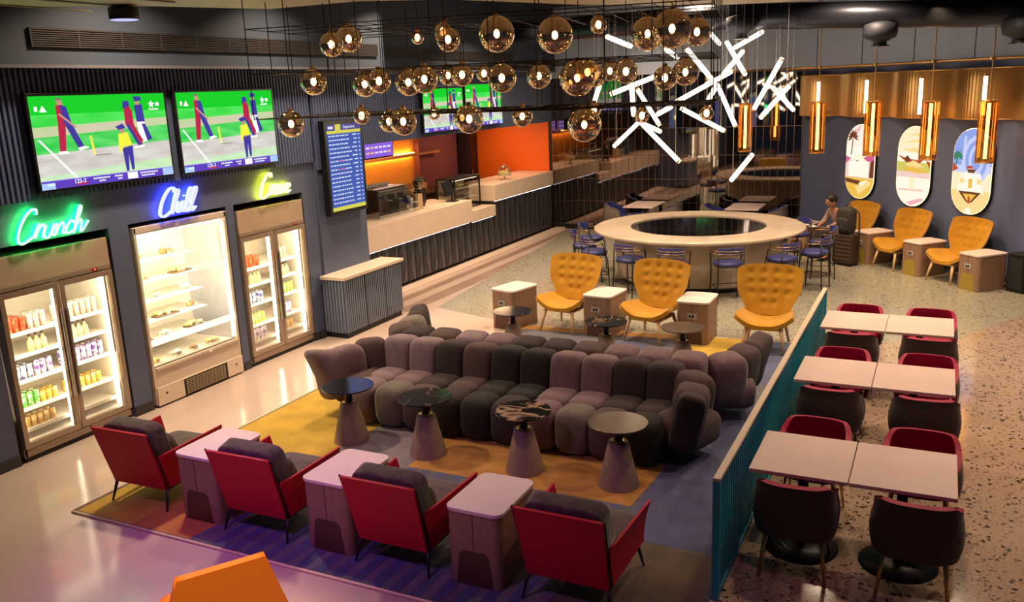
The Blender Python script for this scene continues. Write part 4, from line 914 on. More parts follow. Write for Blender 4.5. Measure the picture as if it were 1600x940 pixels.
# bar chairs: blue seat, thin black frame, brass arm rails
m_blue = M('royal_blue_leather', (.045, .05, .20), .4); m_rail = M('dull_brass_rail', (.42, .27, .14), .3, .9)
def barchair():
    t = thing('bar_chair', 'x', 'chair')
    G().puff((0, 0, .62), (.23, .22, .045), .8, .6, nu=24).build('seat', m_blue, t)
    def back(u, v): a = R(-50 + 100 * u); return (.25 * sin(a), .235 * cos(a), .77 + .12 * v + .012 * sin(pi * u)), (-sin(a), -cos(a), 0)
    G().sheet(back, 12, 4, .03).build('backrest', m_blue, t)
    g = G()
    for z, e in ((.80, 105), (.845, 72)): g.tube([(.275 * sin(R(a)), .265 * cos(R(a)), z) for a in range(-e, e + 1, 12)], .008, 6)
    g.build('arm_rail', m_rail, t)
    G().tube([(x, y, .585) for x, y in rrect(.40, .38, .1)], .01, 6, closed=True).build('seat_frame', m_black, t)
    for sx, sy in ((-1, 1), (1, 1)): G().tube([(sx * .21, sy * .17, .80), (sx * .205, sy * .18, .5), (sx * .22, sy * .21, 0)], .011, 6).build('leg', m_black, t)
    for sx in (-1, 1): G().tube([(sx * .272, -.06, .80), (sx * .22, -.17, .5), (sx * .225, -.2, 0)], .011, 6).build('leg', m_black, t)
    G().tube([(x, y, .24) for x, y in rrect(.42, .38, .04, 2)], .007, 5, closed=True).build('footrest', m_black, t)
    return t
bc = barchair()
RB = [(247, 1.83, 'blue bar chair at the ring bar in the gap left of the middle mustard chair'), (218, 1.95, 'blue bar chair at the ring bar directly behind the leftmost mustard wing chair'), (198, 2.05, 'blue bar chair at the left flank of the ring bar, second from the front'), (176, 2.1, 'blue bar chair farthest left at the ring bar, beside the corridor'),
      (299, 1.86, 'blue bar chair before the ring bar, between the middle and right mustard chairs'), (328, 1.95, 'blue bar chair at the ring bar behind the mustard chair nearest the divider'), (350, 2.1, 'blue bar chair at the right flank of the ring bar, closer to the camera'), (16, 2.15, 'blue bar chair at the right flank of the ring bar by the suitcase'), (44, 2.1, 'blue bar chair at the back right of the ring bar by the slanted wall'), (272, 1.85, 'blue bar chair at the ring bar partly hidden by the middle mustard chair'), (136, 2.1, 'blue bar chair behind the ring bar near the mirrored wall')]
for i, (a, rr, lab) in enumerate(RB):
    x = RX + rr * cos(R(a)); y = RY + rr * sin(R(a)); rz = R(a) - R(90)
    if i == 0: bc.location = (x, y, 0); bc.rotation_euler.z = rz; bc['label'] = lab; bc['group'] = 'blue chairs around the ring bar'
    else: dup(bc, (x, y, 0), rz, lab)

# ================================================================ TUB CHAIRS AND TABLES
m_brown_fab = M('dark_brown_fabric', (.05, .022, .018), .8, noise=(30, (.035, .017, .015), .4, .6), bump=(150, .2), sheen=.2); m_brleg = M('brass_leg', (.50, .33, .12), .3, 1)
m_crim = M('crimson_upholstery', (.32, .002, .045), .55, spec=.3)
def tubchair(inner, outer, leg, h=.75):
    """open side to -Y, back to +Y"""
    t = thing('tub_chair', 'x', 'chair')
    def prof(a):
        f = min(1, abs(a) / R(118)); return h - (.16 * max(0, (f - .40) / .60) ** 1.1)
    def sh(u, v):
        a = R(-118 + 236 * u); z0, z1 = .36, prof(a); z = z0 + (z1 - z0) * v
        ex = .62; cx = math.copysign(abs(sin(a)) ** ex, sin(a)); cy = math.copysign(abs(cos(a)) ** ex, cos(a)); fl = .90 + .08 * sin(pi * min(1, v * 1.15))
        return (.255 * cx * fl, .02 + .245 * cy * fl, z), (-sin(a), -cos(a), .15)
    G().sheet(sh, 36, 8, .045, 0, 1, 0).build('shell', [inner, outer], t)
    G().puff((0, .272, .60), (.022, .014, .03), 1, 1, nu=12, nv=8).build('back_grip', m_black, t)
    G().puff((0, -.01, .45), (.22, .24, .05), .45, .6, nu=24).build('seat', inner, t)
    G().puff((0, .0, .395), (.215, .225, .035), .5, .6, nu=24).build('seat_base', outer, t)
    for sx, sy in ((-1, -1), (1, -1), (-1, 1), (1, 1)): G().tube([(sx * .18, sy * .17, .39), (sx * .225, sy * .225, 0)], .013, 8, rr=[.017, .010]).build('leg', leg, t)
    return t
tc_ = tubchair(m_crim, m_brown_fab, m_brleg)
used = False
rown = ['nearest table row', 'middle table row', 'farthest table row']
for r, ty in enumerate((6.29, 8.38, 10.30)):
    for cx, side in ((-.76, 'divider side'), (.02, 'aisle side')):
        for sg, facing in ((1, 'back turned to the camera'), (-1, 'crimson front facing the camera')):
            y = ty - .31 if sg == 1 else ty + .55
            rz = pi + random.uniform(-.05, .05) if sg == 1 else random.uniform(-.04, .04)
            lab = 'crimson tub chair, %s, %s, %s' % (facing, side, rown[r])
            if not used: tc_.location = (cx, y, 0); tc_.rotation_euler.z = rz; tc_['label'] = lab; tc_['group'] = 'crimson tub chairs at the dining tables'; used = True
            else: dup(tc_, (cx, y, 0), rz, lab)
m_ttop = M('pink_pale_table_top', (.66, .50, .46), .35, noise=(3, (.60, .45, .42), .4, .7))
def dtable(x, y, label, w_=.67, d_=.76, rz=0, grp=None):
    t = thing('dining_table', label, 'table', (x, y, 0), rz, grp)
    G().box((-w_ / 2, -d_ / 2, .72), (w_ / 2, d_ / 2, .75)).build('tabletop', m_ttop, t, bevel=.005)
    G().box((-.035, -.035, .02), (.035, .035, .715)).box((-.16, -.16, .705), (.16, .16, .72)).build('column', m_black, t)
    G().lathe([(.27, 0), (.27, .012), (.06, .03), (.04, .035)], 36).build('round_base', m_black, t)
    return t
for r, ty in enumerate((6.29, 8.38, 10.30)):
    dtable(-.758, ty, 'pale square dining table against the teal divider, ' + rown[r]); dtable(-.082, ty, 'pale square dining table on the aisle side, ' + rown[r])
m_greyw = M('grey_wood_shell', (.16, .12, .10), .5); tb = tubchair(m_blue, m_greyw, m_black, .80); u2 = False
for j, (x, lab) in enumerate(((-6.15, 'left'), (-3.82, 'right'))):
    dtable(x, 19.55, 'small pale table by the mirrored wall, %s' % ('nearer the bar counter' if j == 0 else 'nearer the slanted wall'), .72, 1.05)
    for sx in (-1, 1):
        lab2 = 'blue tub chair %s of the table %s' % ('on the counter side' if sx < 0 else 'on the far side', 'nearer the bar counter' if j == 0 else 'nearer the slanted wall')
        px_, rz = x + sx * .62, R(90) if sx < 0 else R(-90)
        if not u2: tb.location = (px_, 19.4, 0); tb.rotation_euler.z = rz; tb['label'] = lab2; tb['group'] = 'blue tub chairs by the mirrored wall'; u2 = True
        else: dup(tb, (px_, 19.4, 0), rz, lab2)

# ================================================================ TEAL DIVIDER
m_teal = M('teal_paint', (.015, .27, .38), .5); m_railtop = M('pale_divider_rail', (.60, .48, .36), .35)
t = thing('slatted_divider', 'teal slatted divider with pale top rail between lounge and dining tables', 'divider', (-1.19, 8.27, 0)); L = 2.94
G().box((-.025, -L, .88), (.025, L, .905)).build('top_rail', m_railtop, t, bevel=.003)
for y in (-L, L - .05): G().box((-.025, y, 0), (.025, y + .05, .88)).build('end_post', m_teal, t, bevel=.003)
G().box((-.02, -L + .05, .0), (.02, L - .05, .05)).build('bottom_rail', m_teal, t)
g = G(); n = 76
for i in range(n): y = -L + .07 + i * (2 * L - .14) / n; g.box((-.012, y, .05), (.012, y + .022, .88))
g.build('slats', m_teal, t)
top = [(0, -L + .05 + i * (2 * L - .1) / 60, .50 + .24 * sin(i * .33 + 1.0)) for i in range(61)]
G().prism([(-.008, -L + .05, .05)] + [(-.008, y, z) for _, y, z in top] + [(-.008, L - .05, .05)], (.016, 0, 0)).build('wave_panel', m_teal, t)

# ================================================================ ORANGE CHAIR
m_or = M('orange_leather', (.90, .22, .01), .42, bump=(80, .05))
t = thing('orange_lounge_chair', 'bright orange chair with angular back, cut off by the lower picture edge', 'armchair', (-3.85, 3.47, 0), R(-123.5))
def ob(u, v):
    x = (u - .5) * 2; z = .30 + .56 * v
    return (x * (.42 - .17 * v), .25 + .07 * v, z), (0, -1, .1)
G().sheet(ob, 14, 8, .05).build('backrest', m_or, t)
G().puff((0, -.02, .36), (.33, .34, .09), .4, .6, nu=24).build('seat', m_or, t)
for s in (-1, 1):
    G().sheet(lambda u, v, s=s: ((s * .32, -.28 + .50 * u, .28 + (.10 + .12 * u) * v), (-s, 0, .1)), 8, 4, .04).build('armrest', m_or, t)
for sx, sy in ((-1, -1), (1, -1), (-1, 1), (1, 1)): G().tube([(sx * .25, sy * .24, .30), (sx * .29, sy * .29, 0)], .015, 6).build('leg', m_black, t)

# ================================================================ GLOBE CHANDELIER
GLOBES = [(-4.75, 6.301, 3.886, 0.103, 4.07), (-4.855, 6.7, 3.952, 0.12, 4.07), (-4.663, 7.554, 3.98, 0.065, 4.07), (-3.939, 6.804, 3.96, 0.075, 4.07), (-3.758, 6.57, 3.878, 0.1, 4.07), (-3.394, 6.75, 3.908, 0.15, 4.07), (-2.961, 6.966, 3.879, 0.15, 4.07), (-2.736, 7.401, 3.966, 0.075, 4.07), (-2.45, 7.894, 3.893, 0.15, 4.07), (-1.943, 6.889, 3.862, 0.15, 4.07), (-1.955, 7.706, 3.871, 0.12, 4.07), (-5.168, 6.545, 3.592, 0.12, 3.67), (-5.005, 7.105, 3.557, 0.12, 3.67), (-4.351, 6.387, 3.567, 0.101, 3.67), (-4.4, 6.926, 3.553, 0.12, 3.67), (-4.065, 6.658, 3.569, 0.12, 3.67), (-4.527, 7.875, 3.617, 0.1, 3.67), (-3.882, 7.004, 3.598, 0.1, 3.67), (-3.94, 7.534, 3.611, 0.075, 3.67), (-3.308, 6.64, 3.549, 0.12, 3.67), (-3.512, 7.846, 3.569, 0.12, 3.67), (-2.8, 7.045, 3.526, 0.15, 3.67), (-2.722, 7.084, 3.57, 0.1, 3.67), (-2.993, 8.004, 3.547, 0.1, 3.67), (-2.433, 7.227, 3.563, 0.1, 3.67), (-2.997, 8.411, 3.594, 0.098, 3.67), (-2.139, 7.374, 3.498, 0.1, 3.67), (-2.143, 8.046, 3.545, 0.12, 3.67), (-5.383, 6.438, 3.225, 0.12, 3.285), (-4.616, 6.468, 3.281, 0.075, 3.285), (-4.769, 7.122, 3.203, 0.1, 3.285), (-4.25, 6.566, 3.219, 0.12, 3.285), (-4.557, 7.607, 3.256, 0.065, 3.285), (-3.564, 6.513, 3.229, 0.12, 3.285), (-4.42, 7.928, 3.196, 0.1, 3.285), (-3.628, 7.688, 3.201, 0.1, 3.285), (-2.86, 7.34, 3.126, 0.15, 3.285), (-2.849, 7.558, 3.246, 0.065, 3.285), (-2.461, 7.75, 3.178, 0.065, 3.285), (-1.937, 8.011, 3.177, 0.065, 3.285)]
AX = Vector((-5.50, 6.09, 0)); U = Vector((.983, .183, 0)).normalized(); Nn = Vector((-.183, .983, 0)).normalized(); GW, GD = 3.95, 1.9
t = thing('chandelier_frame', 'three-tier thin black wire frame hung from the ceiling, carrying the glass globes', 'chandelier frame', tuple(AX)); TI = (4.05, 3.67, 3.285)
mw = M('blackened_wire', (.02, .014, .011), .4, .7)
for ti, z in enumerate(TI):
    g = G()
    for k in range(6): d = Nn * (GD * k / 5); g.tube([d + Vector((0, 0, z)), d + U * GW + Vector((0, 0, z))], .0045, 5)
    for k in range(10): d = U * (GW * k / 9); g.tube([d + Vector((0, 0, z)), d + Nn * GD + Vector((0, 0, z))], .0035, 5)
    for gx, gy, gz, gr, gt in GLOBES:
        if abs(gt - z) < .05:
            a = (Vector((gx, gy, 0)) - AX).dot(U); g.tube([U * a + Vector((0, 0, z)), U * a + Nn * GD + Vector((0, 0, z))], .003, 4)
    o = g.build('grid_tier', mw, t)
for k in range(6):
    for j in range(10):
        if (k in (0, 5)) or (j in (0, 9)) or (j + k) % 3 == 0:
            p = U * (GW * j / 9) + Nn * (GD * k / 5) + U * (0 if j in (0, 9) else random.uniform(-.08, .08)); zb = TI[2] if (k in (0, 5) or (j * k) % 2) else TI[1]
            G().tube([p + Vector((0, 0, zb)), p + Vector((0, 0, 4.305 if (AX + p).y < 9.0 - .95 * max(0, -3.6 - (AX + p).x) else 5.3))], .0045, 5).build('vertical_rod', mw, t)
m_globe = THIN('smoked_gold_glass', (.72, .60, .46), (1, .88, .70), .42, .01)
m_bulb = EM('warm_bulb', (1, .62, .28), 26)
RODS = [(-4.95, 13.762, 4.224, -4.322, 13.057, 4.023), (-4.678, 13.147, 3.33, -4.078, 13.565, 3.573), (-4.954, 13.416, 3.472, -5.37, 14.28, 3.212), (-4.305, 13.054, 3.452, -4.556, 13.905, 2.975), (-4.777, 14.762, 3.395, -4.369, 14.757, 2.763), (-5.034, 14.31, 2.455, -4.907, 15.264, 2.803), (-4.365, 13.58, 2.904, -3.684, 13.527, 2.253), (-4.785, 14.959, 2.815, -4.207, 14.212, 2.695), (-3.965, 14.619, 3.046, -3.335, 15.123, 2.629), (-3.884, 14.046, 3.165, -3.194, 14.922, 3.613), (-3.534, 15.313, 3.427, -3.203, 15.362, 2.678), (-3.776, 14.206, 3.993, -3.227, 13.988, 3.4), (-3.335, 15.096, 4.092, -2.89, 14.451, 3.55), (-3.062, 15.108, 3.924, -3.155, 14.098, 3.561), (-3.355, 15.793, 4.007, -2.77, 15.163, 4.212), (-3.655, 15.311, 4.252, -3.293, 14.404, 4.039), (-4.092, 14.177, 3.99, -4.187, 15.21, 3.87), (-3.433, 14.151, 3.108, -3.066, 13.287, 3.403), (-4.246, 14.235, 2.974, -3.789, 13.378, 3.104), (-2.437, 15.132, 3.781, -2.928, 15.405, 2.96), (-2.247, 14.709, 3.345, -2.497, 13.754, 2.905), (-2.567, 15.144, 3.32, -2.382, 16.184, 2.917), (-2.67, 14.038, 2.317, -3.141, 14.744, 1.837)]

gb = None
def where(p):
    d = (Vector((p[0], p[1], 0)) - AX); a = d.dot(U) / GW; b = d.dot(Nn) / GD
    return a, b
for i, (x, y, z, rad, tz) in enumerate(GLOBES):
    size = 'large' if rad > .13 else 'medium' if rad > .09 else 'small'
    tier = {4.07: 'top', 3.67: 'middle', 3.285: 'bottom'}[tz]
    a, b = where((x, y)); k = sum(1 for q in GLOBES if q[4] == tz and where(q)[0] < a - 1e-6) + 1
    nm_ = ['first', 'second', 'third', 'fourth', 'fifth', 'sixth', 'seventh', 'eighth', 'ninth', 'tenth', 'eleventh', 'twelfth', 'thirteenth', 'fourteenth', 'fifteenth', 'sixteenth', 'seventeenth', 'eighteenth'][k - 1]
    lab = '%s smoked gold glass globe under the %s tier, %s counting from the television wall' % (size, tier, nm_)
    t = thing('globe_light', lab, 'pendant globe', (x, y, z), 0, 'glass globes of the chandelier')
    G().lathe([(rad * sin(pi * q / 20), -rad * cos(pi * q / 20)) for q in range(1, 20)], 28).build('glass_globe', m_globe, t)
    G().lathe([(.012, -.03), (.026, -.005), (.022, .02), (.01, .035)], 12).build('bulb', m_bulb, t)
    top_ = max(TI[0] if tier == 'top' else TI[1] if tier == 'middle' else TI[2], z + rad + .005) - z + .004
    G().cyl((0, 0, .03), (0, 0, rad * .98), .007, n=8).cyl((0, 0, rad * .96), (0, 0, rad + .02), .022, n=12).cyl((0, 0, rad), (0, 0, top_), .004, n=6).build('stem', m_brass, t)

# ================================================================ STARBURST OF LIGHT RODS
m_rod = EM('white_rod_light', (1, .84, .66), 7)
for i, (x0, y0, z0, x1, y1, z1) in enumerate(RODS):
    p = Vector((x0, y0, z0)); q = Vector((x1, y1, z1)); c = (p + q) / 2; d = (q - p).normalized()
    if p.z < q.z: p, q = q, p
    dz = abs(d.z); lean = 'steep' if dz > .75 else 'flat-lying' if dz < .4 else 'slanting'
    order = sorted(range(len(RODS)), key=lambda k: (RODS[k][0] + RODS[k][3]) * cos(R(26.4)) + (RODS[k][1] + RODS[k][4]) * sin(R(26.4))).index(i) + 1
    hgt = 'low' if c.z < 3.0 else 'high' if c.z > 3.7 else 'mid-height'
    t = thing('light_rod', '%s %s white light rod over the ring bar, number %d from the counter' % (hgt, lean, order), 'light rod', tuple(c), 0, 'white light rods over the ring bar')
    G().cyl(p - c, q - c, .036, n=10).build('tube', m_rod, t)
    for a in (p - c, q - c):
        G().cyl(a, a * (1 - .03 / a.length), .038, n=10).build('end_cap', m_brass, t)
        G().cyl(a * .8, a * .8 + Vector((0, 0, 5.3 - c.z - a.z * .8)), .003, n=4).build('suspension_wire', M('pale_wire', (.5, .45, .4), .4), t)

# ================================================================ AMBER PENDANTS
m_amb = THIN('amber_ribbed_glass', (.74, .42, .13), (1, .66, .3), .16, .12)
m_core = EM('pendant_core', (1, .74, .42), 13)
for (x, y), lab in zip([(-3.65, 18.4), (-2.18, 17.9), (-1.16, 17.28), (-.21, 16.41), (.62, 15.83)],
                       ['amber glass pendant hanging in front of the mirrored wall', 'amber glass pendant at the corner of mirror and slanted wall', 'amber glass pendant overlapping the pink-sky lightbox', 'amber glass pendant overlapping the middle lightbox', 'amber glass pendant overlapping the blue-sky lightbox']):
    t = thing('tube_pendant', lab, 'pendant lamp', (x, y, 2.04))
    g = G(); n = 48; rr_ = [.135 + (.007 if i % 2 else 0) for i in range(n)]
    vs = [(rr_[i] * cos(2 * pi * i / n), rr_[i] * sin(2 * pi * i / n), z) for z in (0, .96) for i in range(n)]
    g.add(vs, [(i, (i + 1) % n, n + (i + 1) % n, n + i) for i in range(n)]); g.build('amber_shade', m_amb, t)
    g = G()
    for z in (0, .96): g.tube([(.138 * cos(2 * pi * i / 32), .138 * sin(2 * pi * i / 32), z) for i in range(32)], .009, 6, closed=True)
    g.cyl((0, 0, .95), (0, 0, .98), .03); g.box((-.135, -.006, .955), (.135, .006, .965)); g.build('brass_rims', m_brass, t)
    G().cyl((0, 0, .06), (0, 0, .92), .026, n=12).build('light_tube', m_core, t)
    G().cyl((0, 0, .97), (0, 0, 1.58), .009, n=8).cyl((0, 0, 1.58), (0, 0, 1.62), .06, n=16).build('stem', m_brass, t)
g = G()
a_, b_ = Vector((-3.95, 18.62, 3.64)), Vector((1.6, 15.0, 3.64)); g.tube([a_, (-2.18, 17.9, 3.64), (-1.16, 17.28, 3.64), (-.21, 16.41, 3.64), (.62, 15.83, 3.64), b_], .018, 6)
for p in [(-3.65, 18.4), (-2.18, 17.9), (-1.16, 17.28), (-.21, 16.41), (.62, 15.83)]: g.cyl((*p, 3.62), (*p, 5.3), .012, n=6)
tag(g.build('pendant_track', m_brass), 'thin brass rail from which the amber pendants hang', 'lighting track')
m_wt = EM('wall_tube', (1, .80, .52), 8)
for k, (tt, lab) in enumerate([(1.0, 'slim white tube lamp on the brass band nearest the mirror corner'), (2.4, 'slim white tube lamp on the brass band above the pink-sky lightbox'), (3.76, 'slim white tube lamp on the brass band above the middle lightbox'), (5.12, 'slim white tube lamp on the brass band above the blue-sky lightbox')]):
    c = dw(tt, .40); t = thing('wall_tube_lamp', lab, 'wall lamp', (c.x, c.y, 2.74), R(-45))
    G().cyl((0, 0, .0), (0, 0, .64), .03, n=10).build('light_tube', m_wt, t)
    G().cyl((0, 0, -.02), (0, 0, .015), .035, n=10).cyl((0, 0, .63), (0, 0, .67), .035, n=10).box((-.01, 0, .0), (.01, .34, .015)).build('holder', m_brass, t)

# ================================================================ LIGHTBOX PICTURES
PC = {k: EM('art_' + k, c, 1.1) for k, c in {'sky': (.95, .80, .68), 'pink': (.85, .42, .45), 'white': (.95, .88, .72), 'gold': (.80, .48, .07), 'brown': (.16, .05, .02), 'green': (.05, .22, .12), 'cream': (.95, .80, .52), 'rose': (.85, .58, .52),
      'olive': (.62, .55, .12), 'blue': (.28, .36, .75), 'pale': (.55, .60, .88), 'red': (.50, .08, .03), 'sand': (.90, .66, .26), 'magenta': (.62, .12, .28)}.items()}; pk = list(PC)
def capsule(w_, h, k=14): return [(w_ / 2 * cos(pi * i / k), (h - w_) / 2 + w_ / 2 * sin(pi * i / k)) for i in range(k + 1)] + [(-w_ / 2 * cos(pi * i / k), -(h - w_) / 2 - w_ / 2 * sin(pi * i / k)) for i in range(k + 1)]
def clipw(y, w_, h):
    yy = abs(y) - (h - w_) / 2; return w_ / 2 if yy <= 0 else sqrt(max(0, (w_ / 2) ** 2 - yy * yy))
def picture(tt, lab, bands, shapes):
    c = dw(tt, 0, 1.79); w_, h = .84, 1.49; t = thing('lightbox_picture', lab, 'lightbox picture', tuple(c), R(-45))
    G().prism([(x, -.005, z) for x, z in capsule(w_, h)], (0, -.05, 0)).build('box', m_black, t)
    g = G().prism([(x, -.055, z) for x, z in capsule(w_ - .02, h - .02)], (0, -.012, 0)); g.build('glowing_edge', EM('art_edge', (1, .75, .4), 2.2), t)
    g = G(); W2, H2 = w_ - .03, h - .03; Y0 = -.068
    for i, (z0, z1, k) in enumerate(bands):                                # bands follow a gently wavy line, clipped to the capsule
        n = 12
        for q in range(n):
            a = z0 + (z1 - z0) * q / n; b = z0 + (z1 - z0) * (q + 1) / n; wa = clipw(a, W2, H2); wb = clipw(b, W2, H2)
            g.add([(-wa, Y0, a), (wa, Y0, a), (wb, Y0, b), (-wb, Y0, b)], [(0, 1, 2, 3)], pk.index(k))
    for ly, (k, poly) in enumerate(shapes):
        pp = []
        for x, z in poly: wz = clipw(z, W2, H2); pp.append((max(-wz, min(wz, x)), Y0 - .0012 * (1 + ly % 14), z))
        g.add(pp, [tuple(range(len(pp)))], pk.index(k))
    g.build('glowing_picture', [PC[k] for k in pk], t)
def palm(cx, cz, r, k='brown', trunk=.3):
    out = [(k, [(cx - .012, cz), (cx + .012, cz), (cx - .02, cz - trunk), (cx - .05, cz - trunk)])]
    for i in range(9):
        a = R(-20 + i * 28); out.append((k, [(cx, cz), (cx + r * .5 * cos(a) - .03 * sin(a), cz + r * .5 * sin(a) + .03 * cos(a)), (cx + r * cos(a), cz + r * sin(a)), (cx + r * .5 * cos(a) + .02 * sin(a), cz + r * .5 * sin(a) - .02 * cos(a))]))
    return out
ell = lambda cx, cz, rx, rz, n=14: [(cx + rx * cos(2 * pi * i / n), cz + rz * sin(2 * pi * i / n)) for i in range(n)]
picture(1.94, 'tall rounded lightbox with palm, white building and pink sky',
        [(.3, .73, 'sky'), (.02, .3, 'white'), (-.32, .02, 'rose'), (-.73, -.32, 'gold')],
        [('pink', [(-.4, .45), (-.4, .75), (.1, .75), (-.05, .6)]), ('magenta', [(.1, .08), (.42, .2), (.42, .0), (.2, .02)]), ('magenta', [(-.42, .1), (-.25, .06), (-.42, -.05)])] + palm(-.22, .48, .17, 'brown', .35) +
        [('white', [(-.30, -.30), (.28, -.30), (.26, .02), (-.30, .0)]), ('cream', ell(-.02, .0, .2, .13)), ('white', ell(-.02, -.01, .15, .1)), ('pink', ell(-.14, -.2, .09, .09)), ('brown', [(.28, -.3), (.41, -.3), (.41, .06), (.3, .0)]), ('green', [(-.1, .03), (-.02, .02), (-.04, -.04), (-.12, -.02)]),
         ('brown', [(-.4, -.34), (.05, -.38), (.04, -.46), (-.38, -.42)]), ('sand', [(-.1, -.5), (.3, -.36), (.36, -.42), (.0, -.66)]), ('cream', [(.0, -.42), (.22, -.34), (.26, -.38), (.05, -.5)])])
picture(3.36, 'tall rounded lightbox with pale clouds over a gold hill and white sands',
        [(.25, .73, 'cream'), (.08, .25, 'white'), (-.1, .08, 'olive'), (-.2, -.1, 'rose'), (-.73, -.2, 'white')],
        [('sand', [(-.36, .42), (.1, .5), (.3, .46), (-.05, .44)]), ('sand', [(-.3, .3), (.2, .24), (.38, .3), (0, .34)]), ('sand', [(-.2, .58), (.2, .62), (.1, .56)]), ('red', [(-.42, .2), (-.2, .15), (.1, .12), (.3, .18), (.12, .04), (-.2, .08)]), ('brown', [(-.22, .15), (-.15, .2), (-.08, .13), (-.16, .06)]), ('sand', [(-.2, .02), (.0, .12), (.25, .02), (.1, -.03)]),
         ('gold', [(-.3, -.05), (.0, .0), (.4, -.08), (.1, -.12)]), ('red', [(.3, .12), (.42, .1), (.4, -.02)]), ('rose', [(-.35, -.46), (.3, -.44), (.25, -.40), (-.3, -.42)]), ('pink', [(-.1, -.66), (.25, -.56), (.3, -.60), (.0, -.72)]), ('cream', [(-.08, -.2), (.08, -.2), (.06, -.42), (-.06, -.42)])])
picture(4.68, 'tall rounded lightbox with blue arches, palm and ornate cream building',
        [(.1, .73, 'blue'), (-.02, .1, 'pale'), (-.32, -.02, 'cream'), (-.73, -.32, 'sand')],
        [('pale', ell(.08, .2, .3, .42)), ('blue', ell(.08, .2, .23, .34)), ('pale', ell(.08, .2, .16, .26)), ('blue', ell(.08, .2, .1, .18)), ('pale', [(-.22, .1), (-.18, .1), (-.14, .6), (-.19, .6)])] + palm(-.30, .24, .12, 'green', .14) +
        [('red', [(-.42, .14), (-.28, .04), (-.42, -.02)]), ('white', [(-.28, -.36), (.28, -.36), (.20, -.02), (.12, -.02), (.08, .06), (-.08, .06), (-.12, -.02), (-.20, -.02)]), ('red', [(-.11, .05), (.11, .05), (.08, .1), (-.08, .1)]), ('brown', [(-.1, .04), (.1, .04), (.06, -.02), (-.06, -.02)]), ('sand', ell(.18, -.16, .05, .05)), ('sand', ell(-.18, -.16, .05, .05)), ('gold', [(-.04, -.28), (.04, -.28), (.04, -.12), (-.04, -.12)]),
         ('brown', [(-.24, -.34), (.24, -.34), (.06, -.52), (-.06, -.52)]), ('gold', [(-.14, -.38), (.14, -.38), (.04, -.5), (-.04, -.5)]), ('red', [(-.02, -.42), (.02, -.42), (.03, -.54), (-.03, -.54)]), ('white', [(-.05, -.62), (.05, -.62), (.07, -.72), (-.07, -.72)])])

# ================================================================ LUGGAGE, PERSON, SMALL TABLE
t = thing('suitcase', 'brown-black ribbed cabin suitcase standing before the slanted wall', 'suitcase', (-1.50, 17.22, 0), R(-30)); m_case = M('case_brown', (.045, .025, .02), .45)
G().box((-.21, -.13, .05), (.21, .13, .60)).build('shell', m_case, t, bevel=.03)
g = G()
for i in range(6): g.box((-.19, -.138, .12 + i * .075), (.19, -.128, .15 + i * .075))
g.build('ribs', M('case_rib', (.09, .055, .04), .4), t)
G().cyl((-.17, -.1, .025), (-.17, -.07, .025), .025).cyl((.17, -.1, .025), (.17, -.07, .025), .025).cyl((-.17, .07, .025), (-.17, .1, .025), .025).cyl((.17, .07, .025), (.17, .1, .025), .025).box((-.19, -.1, .03), (.19, .1, .055)).build('wheels', m_black, t)
G().tube([(-.08, .1, .6), (-.08, .1, 1.08), (.08, .1, 1.08), (.08, .1, .6)], .008, 6).build('handle', m_steel, t)
t = thing('backpack', 'dark backpack resting upright on the suitcase', 'backpack', (-1.50, 17.20, .605), R(-30)); m_bp = M('backpack_black', (.025, .022, .020), .7)
G().puff((0, -.02, .25), (.17, .11, .25), .4, .45).build('bag_body', m_bp, t); G().puff((0, -.12, .18), (.13, .05, .13), .4, .5).build('front_pocket', m_bp, t)
G().tube([(-.05, .03, .48), (-.04, .03, .54), (.04, .03, .54), (.05, .03, .48)], .01, 6).build('carry_loop', m_bp, t)
G().tube([(.12, .07, .45), (.2, .08, .38), (.22, .07, .1), (.24, .03, -.25)], .016, 6).build('shoulder_strap', m_bp, t)
G().box((-.10, -.175, .2), (.10, -.17, .205)).box((-.01, -.172, .13), (.01, -.165, .2)).build('zip', m_steel, t)
cube_table(-2.42, 18.42, R(-20), 'low cube table strewn with papers beside the seated person')
t = thing('newspaper', 'crumpled white papers lying on the cube table by the person', 'papers', (-2.42, 18.42, .601), R(20))
G().box((-.16, -.2, 0), (.02, .05, .004)).build('sheets', M('paper_white', (.75, .72, .7), .6), t); G().sheet(lambda u, v: ((-.02 + .2 * u, -.1 + .28 * v, .006 + .03 * sin(u * 6) * v + .03), (0, 0, 1)), 8, 6, .002).build('folded_sheet', M('paper_white', (.75, .72, .7), .6), t)

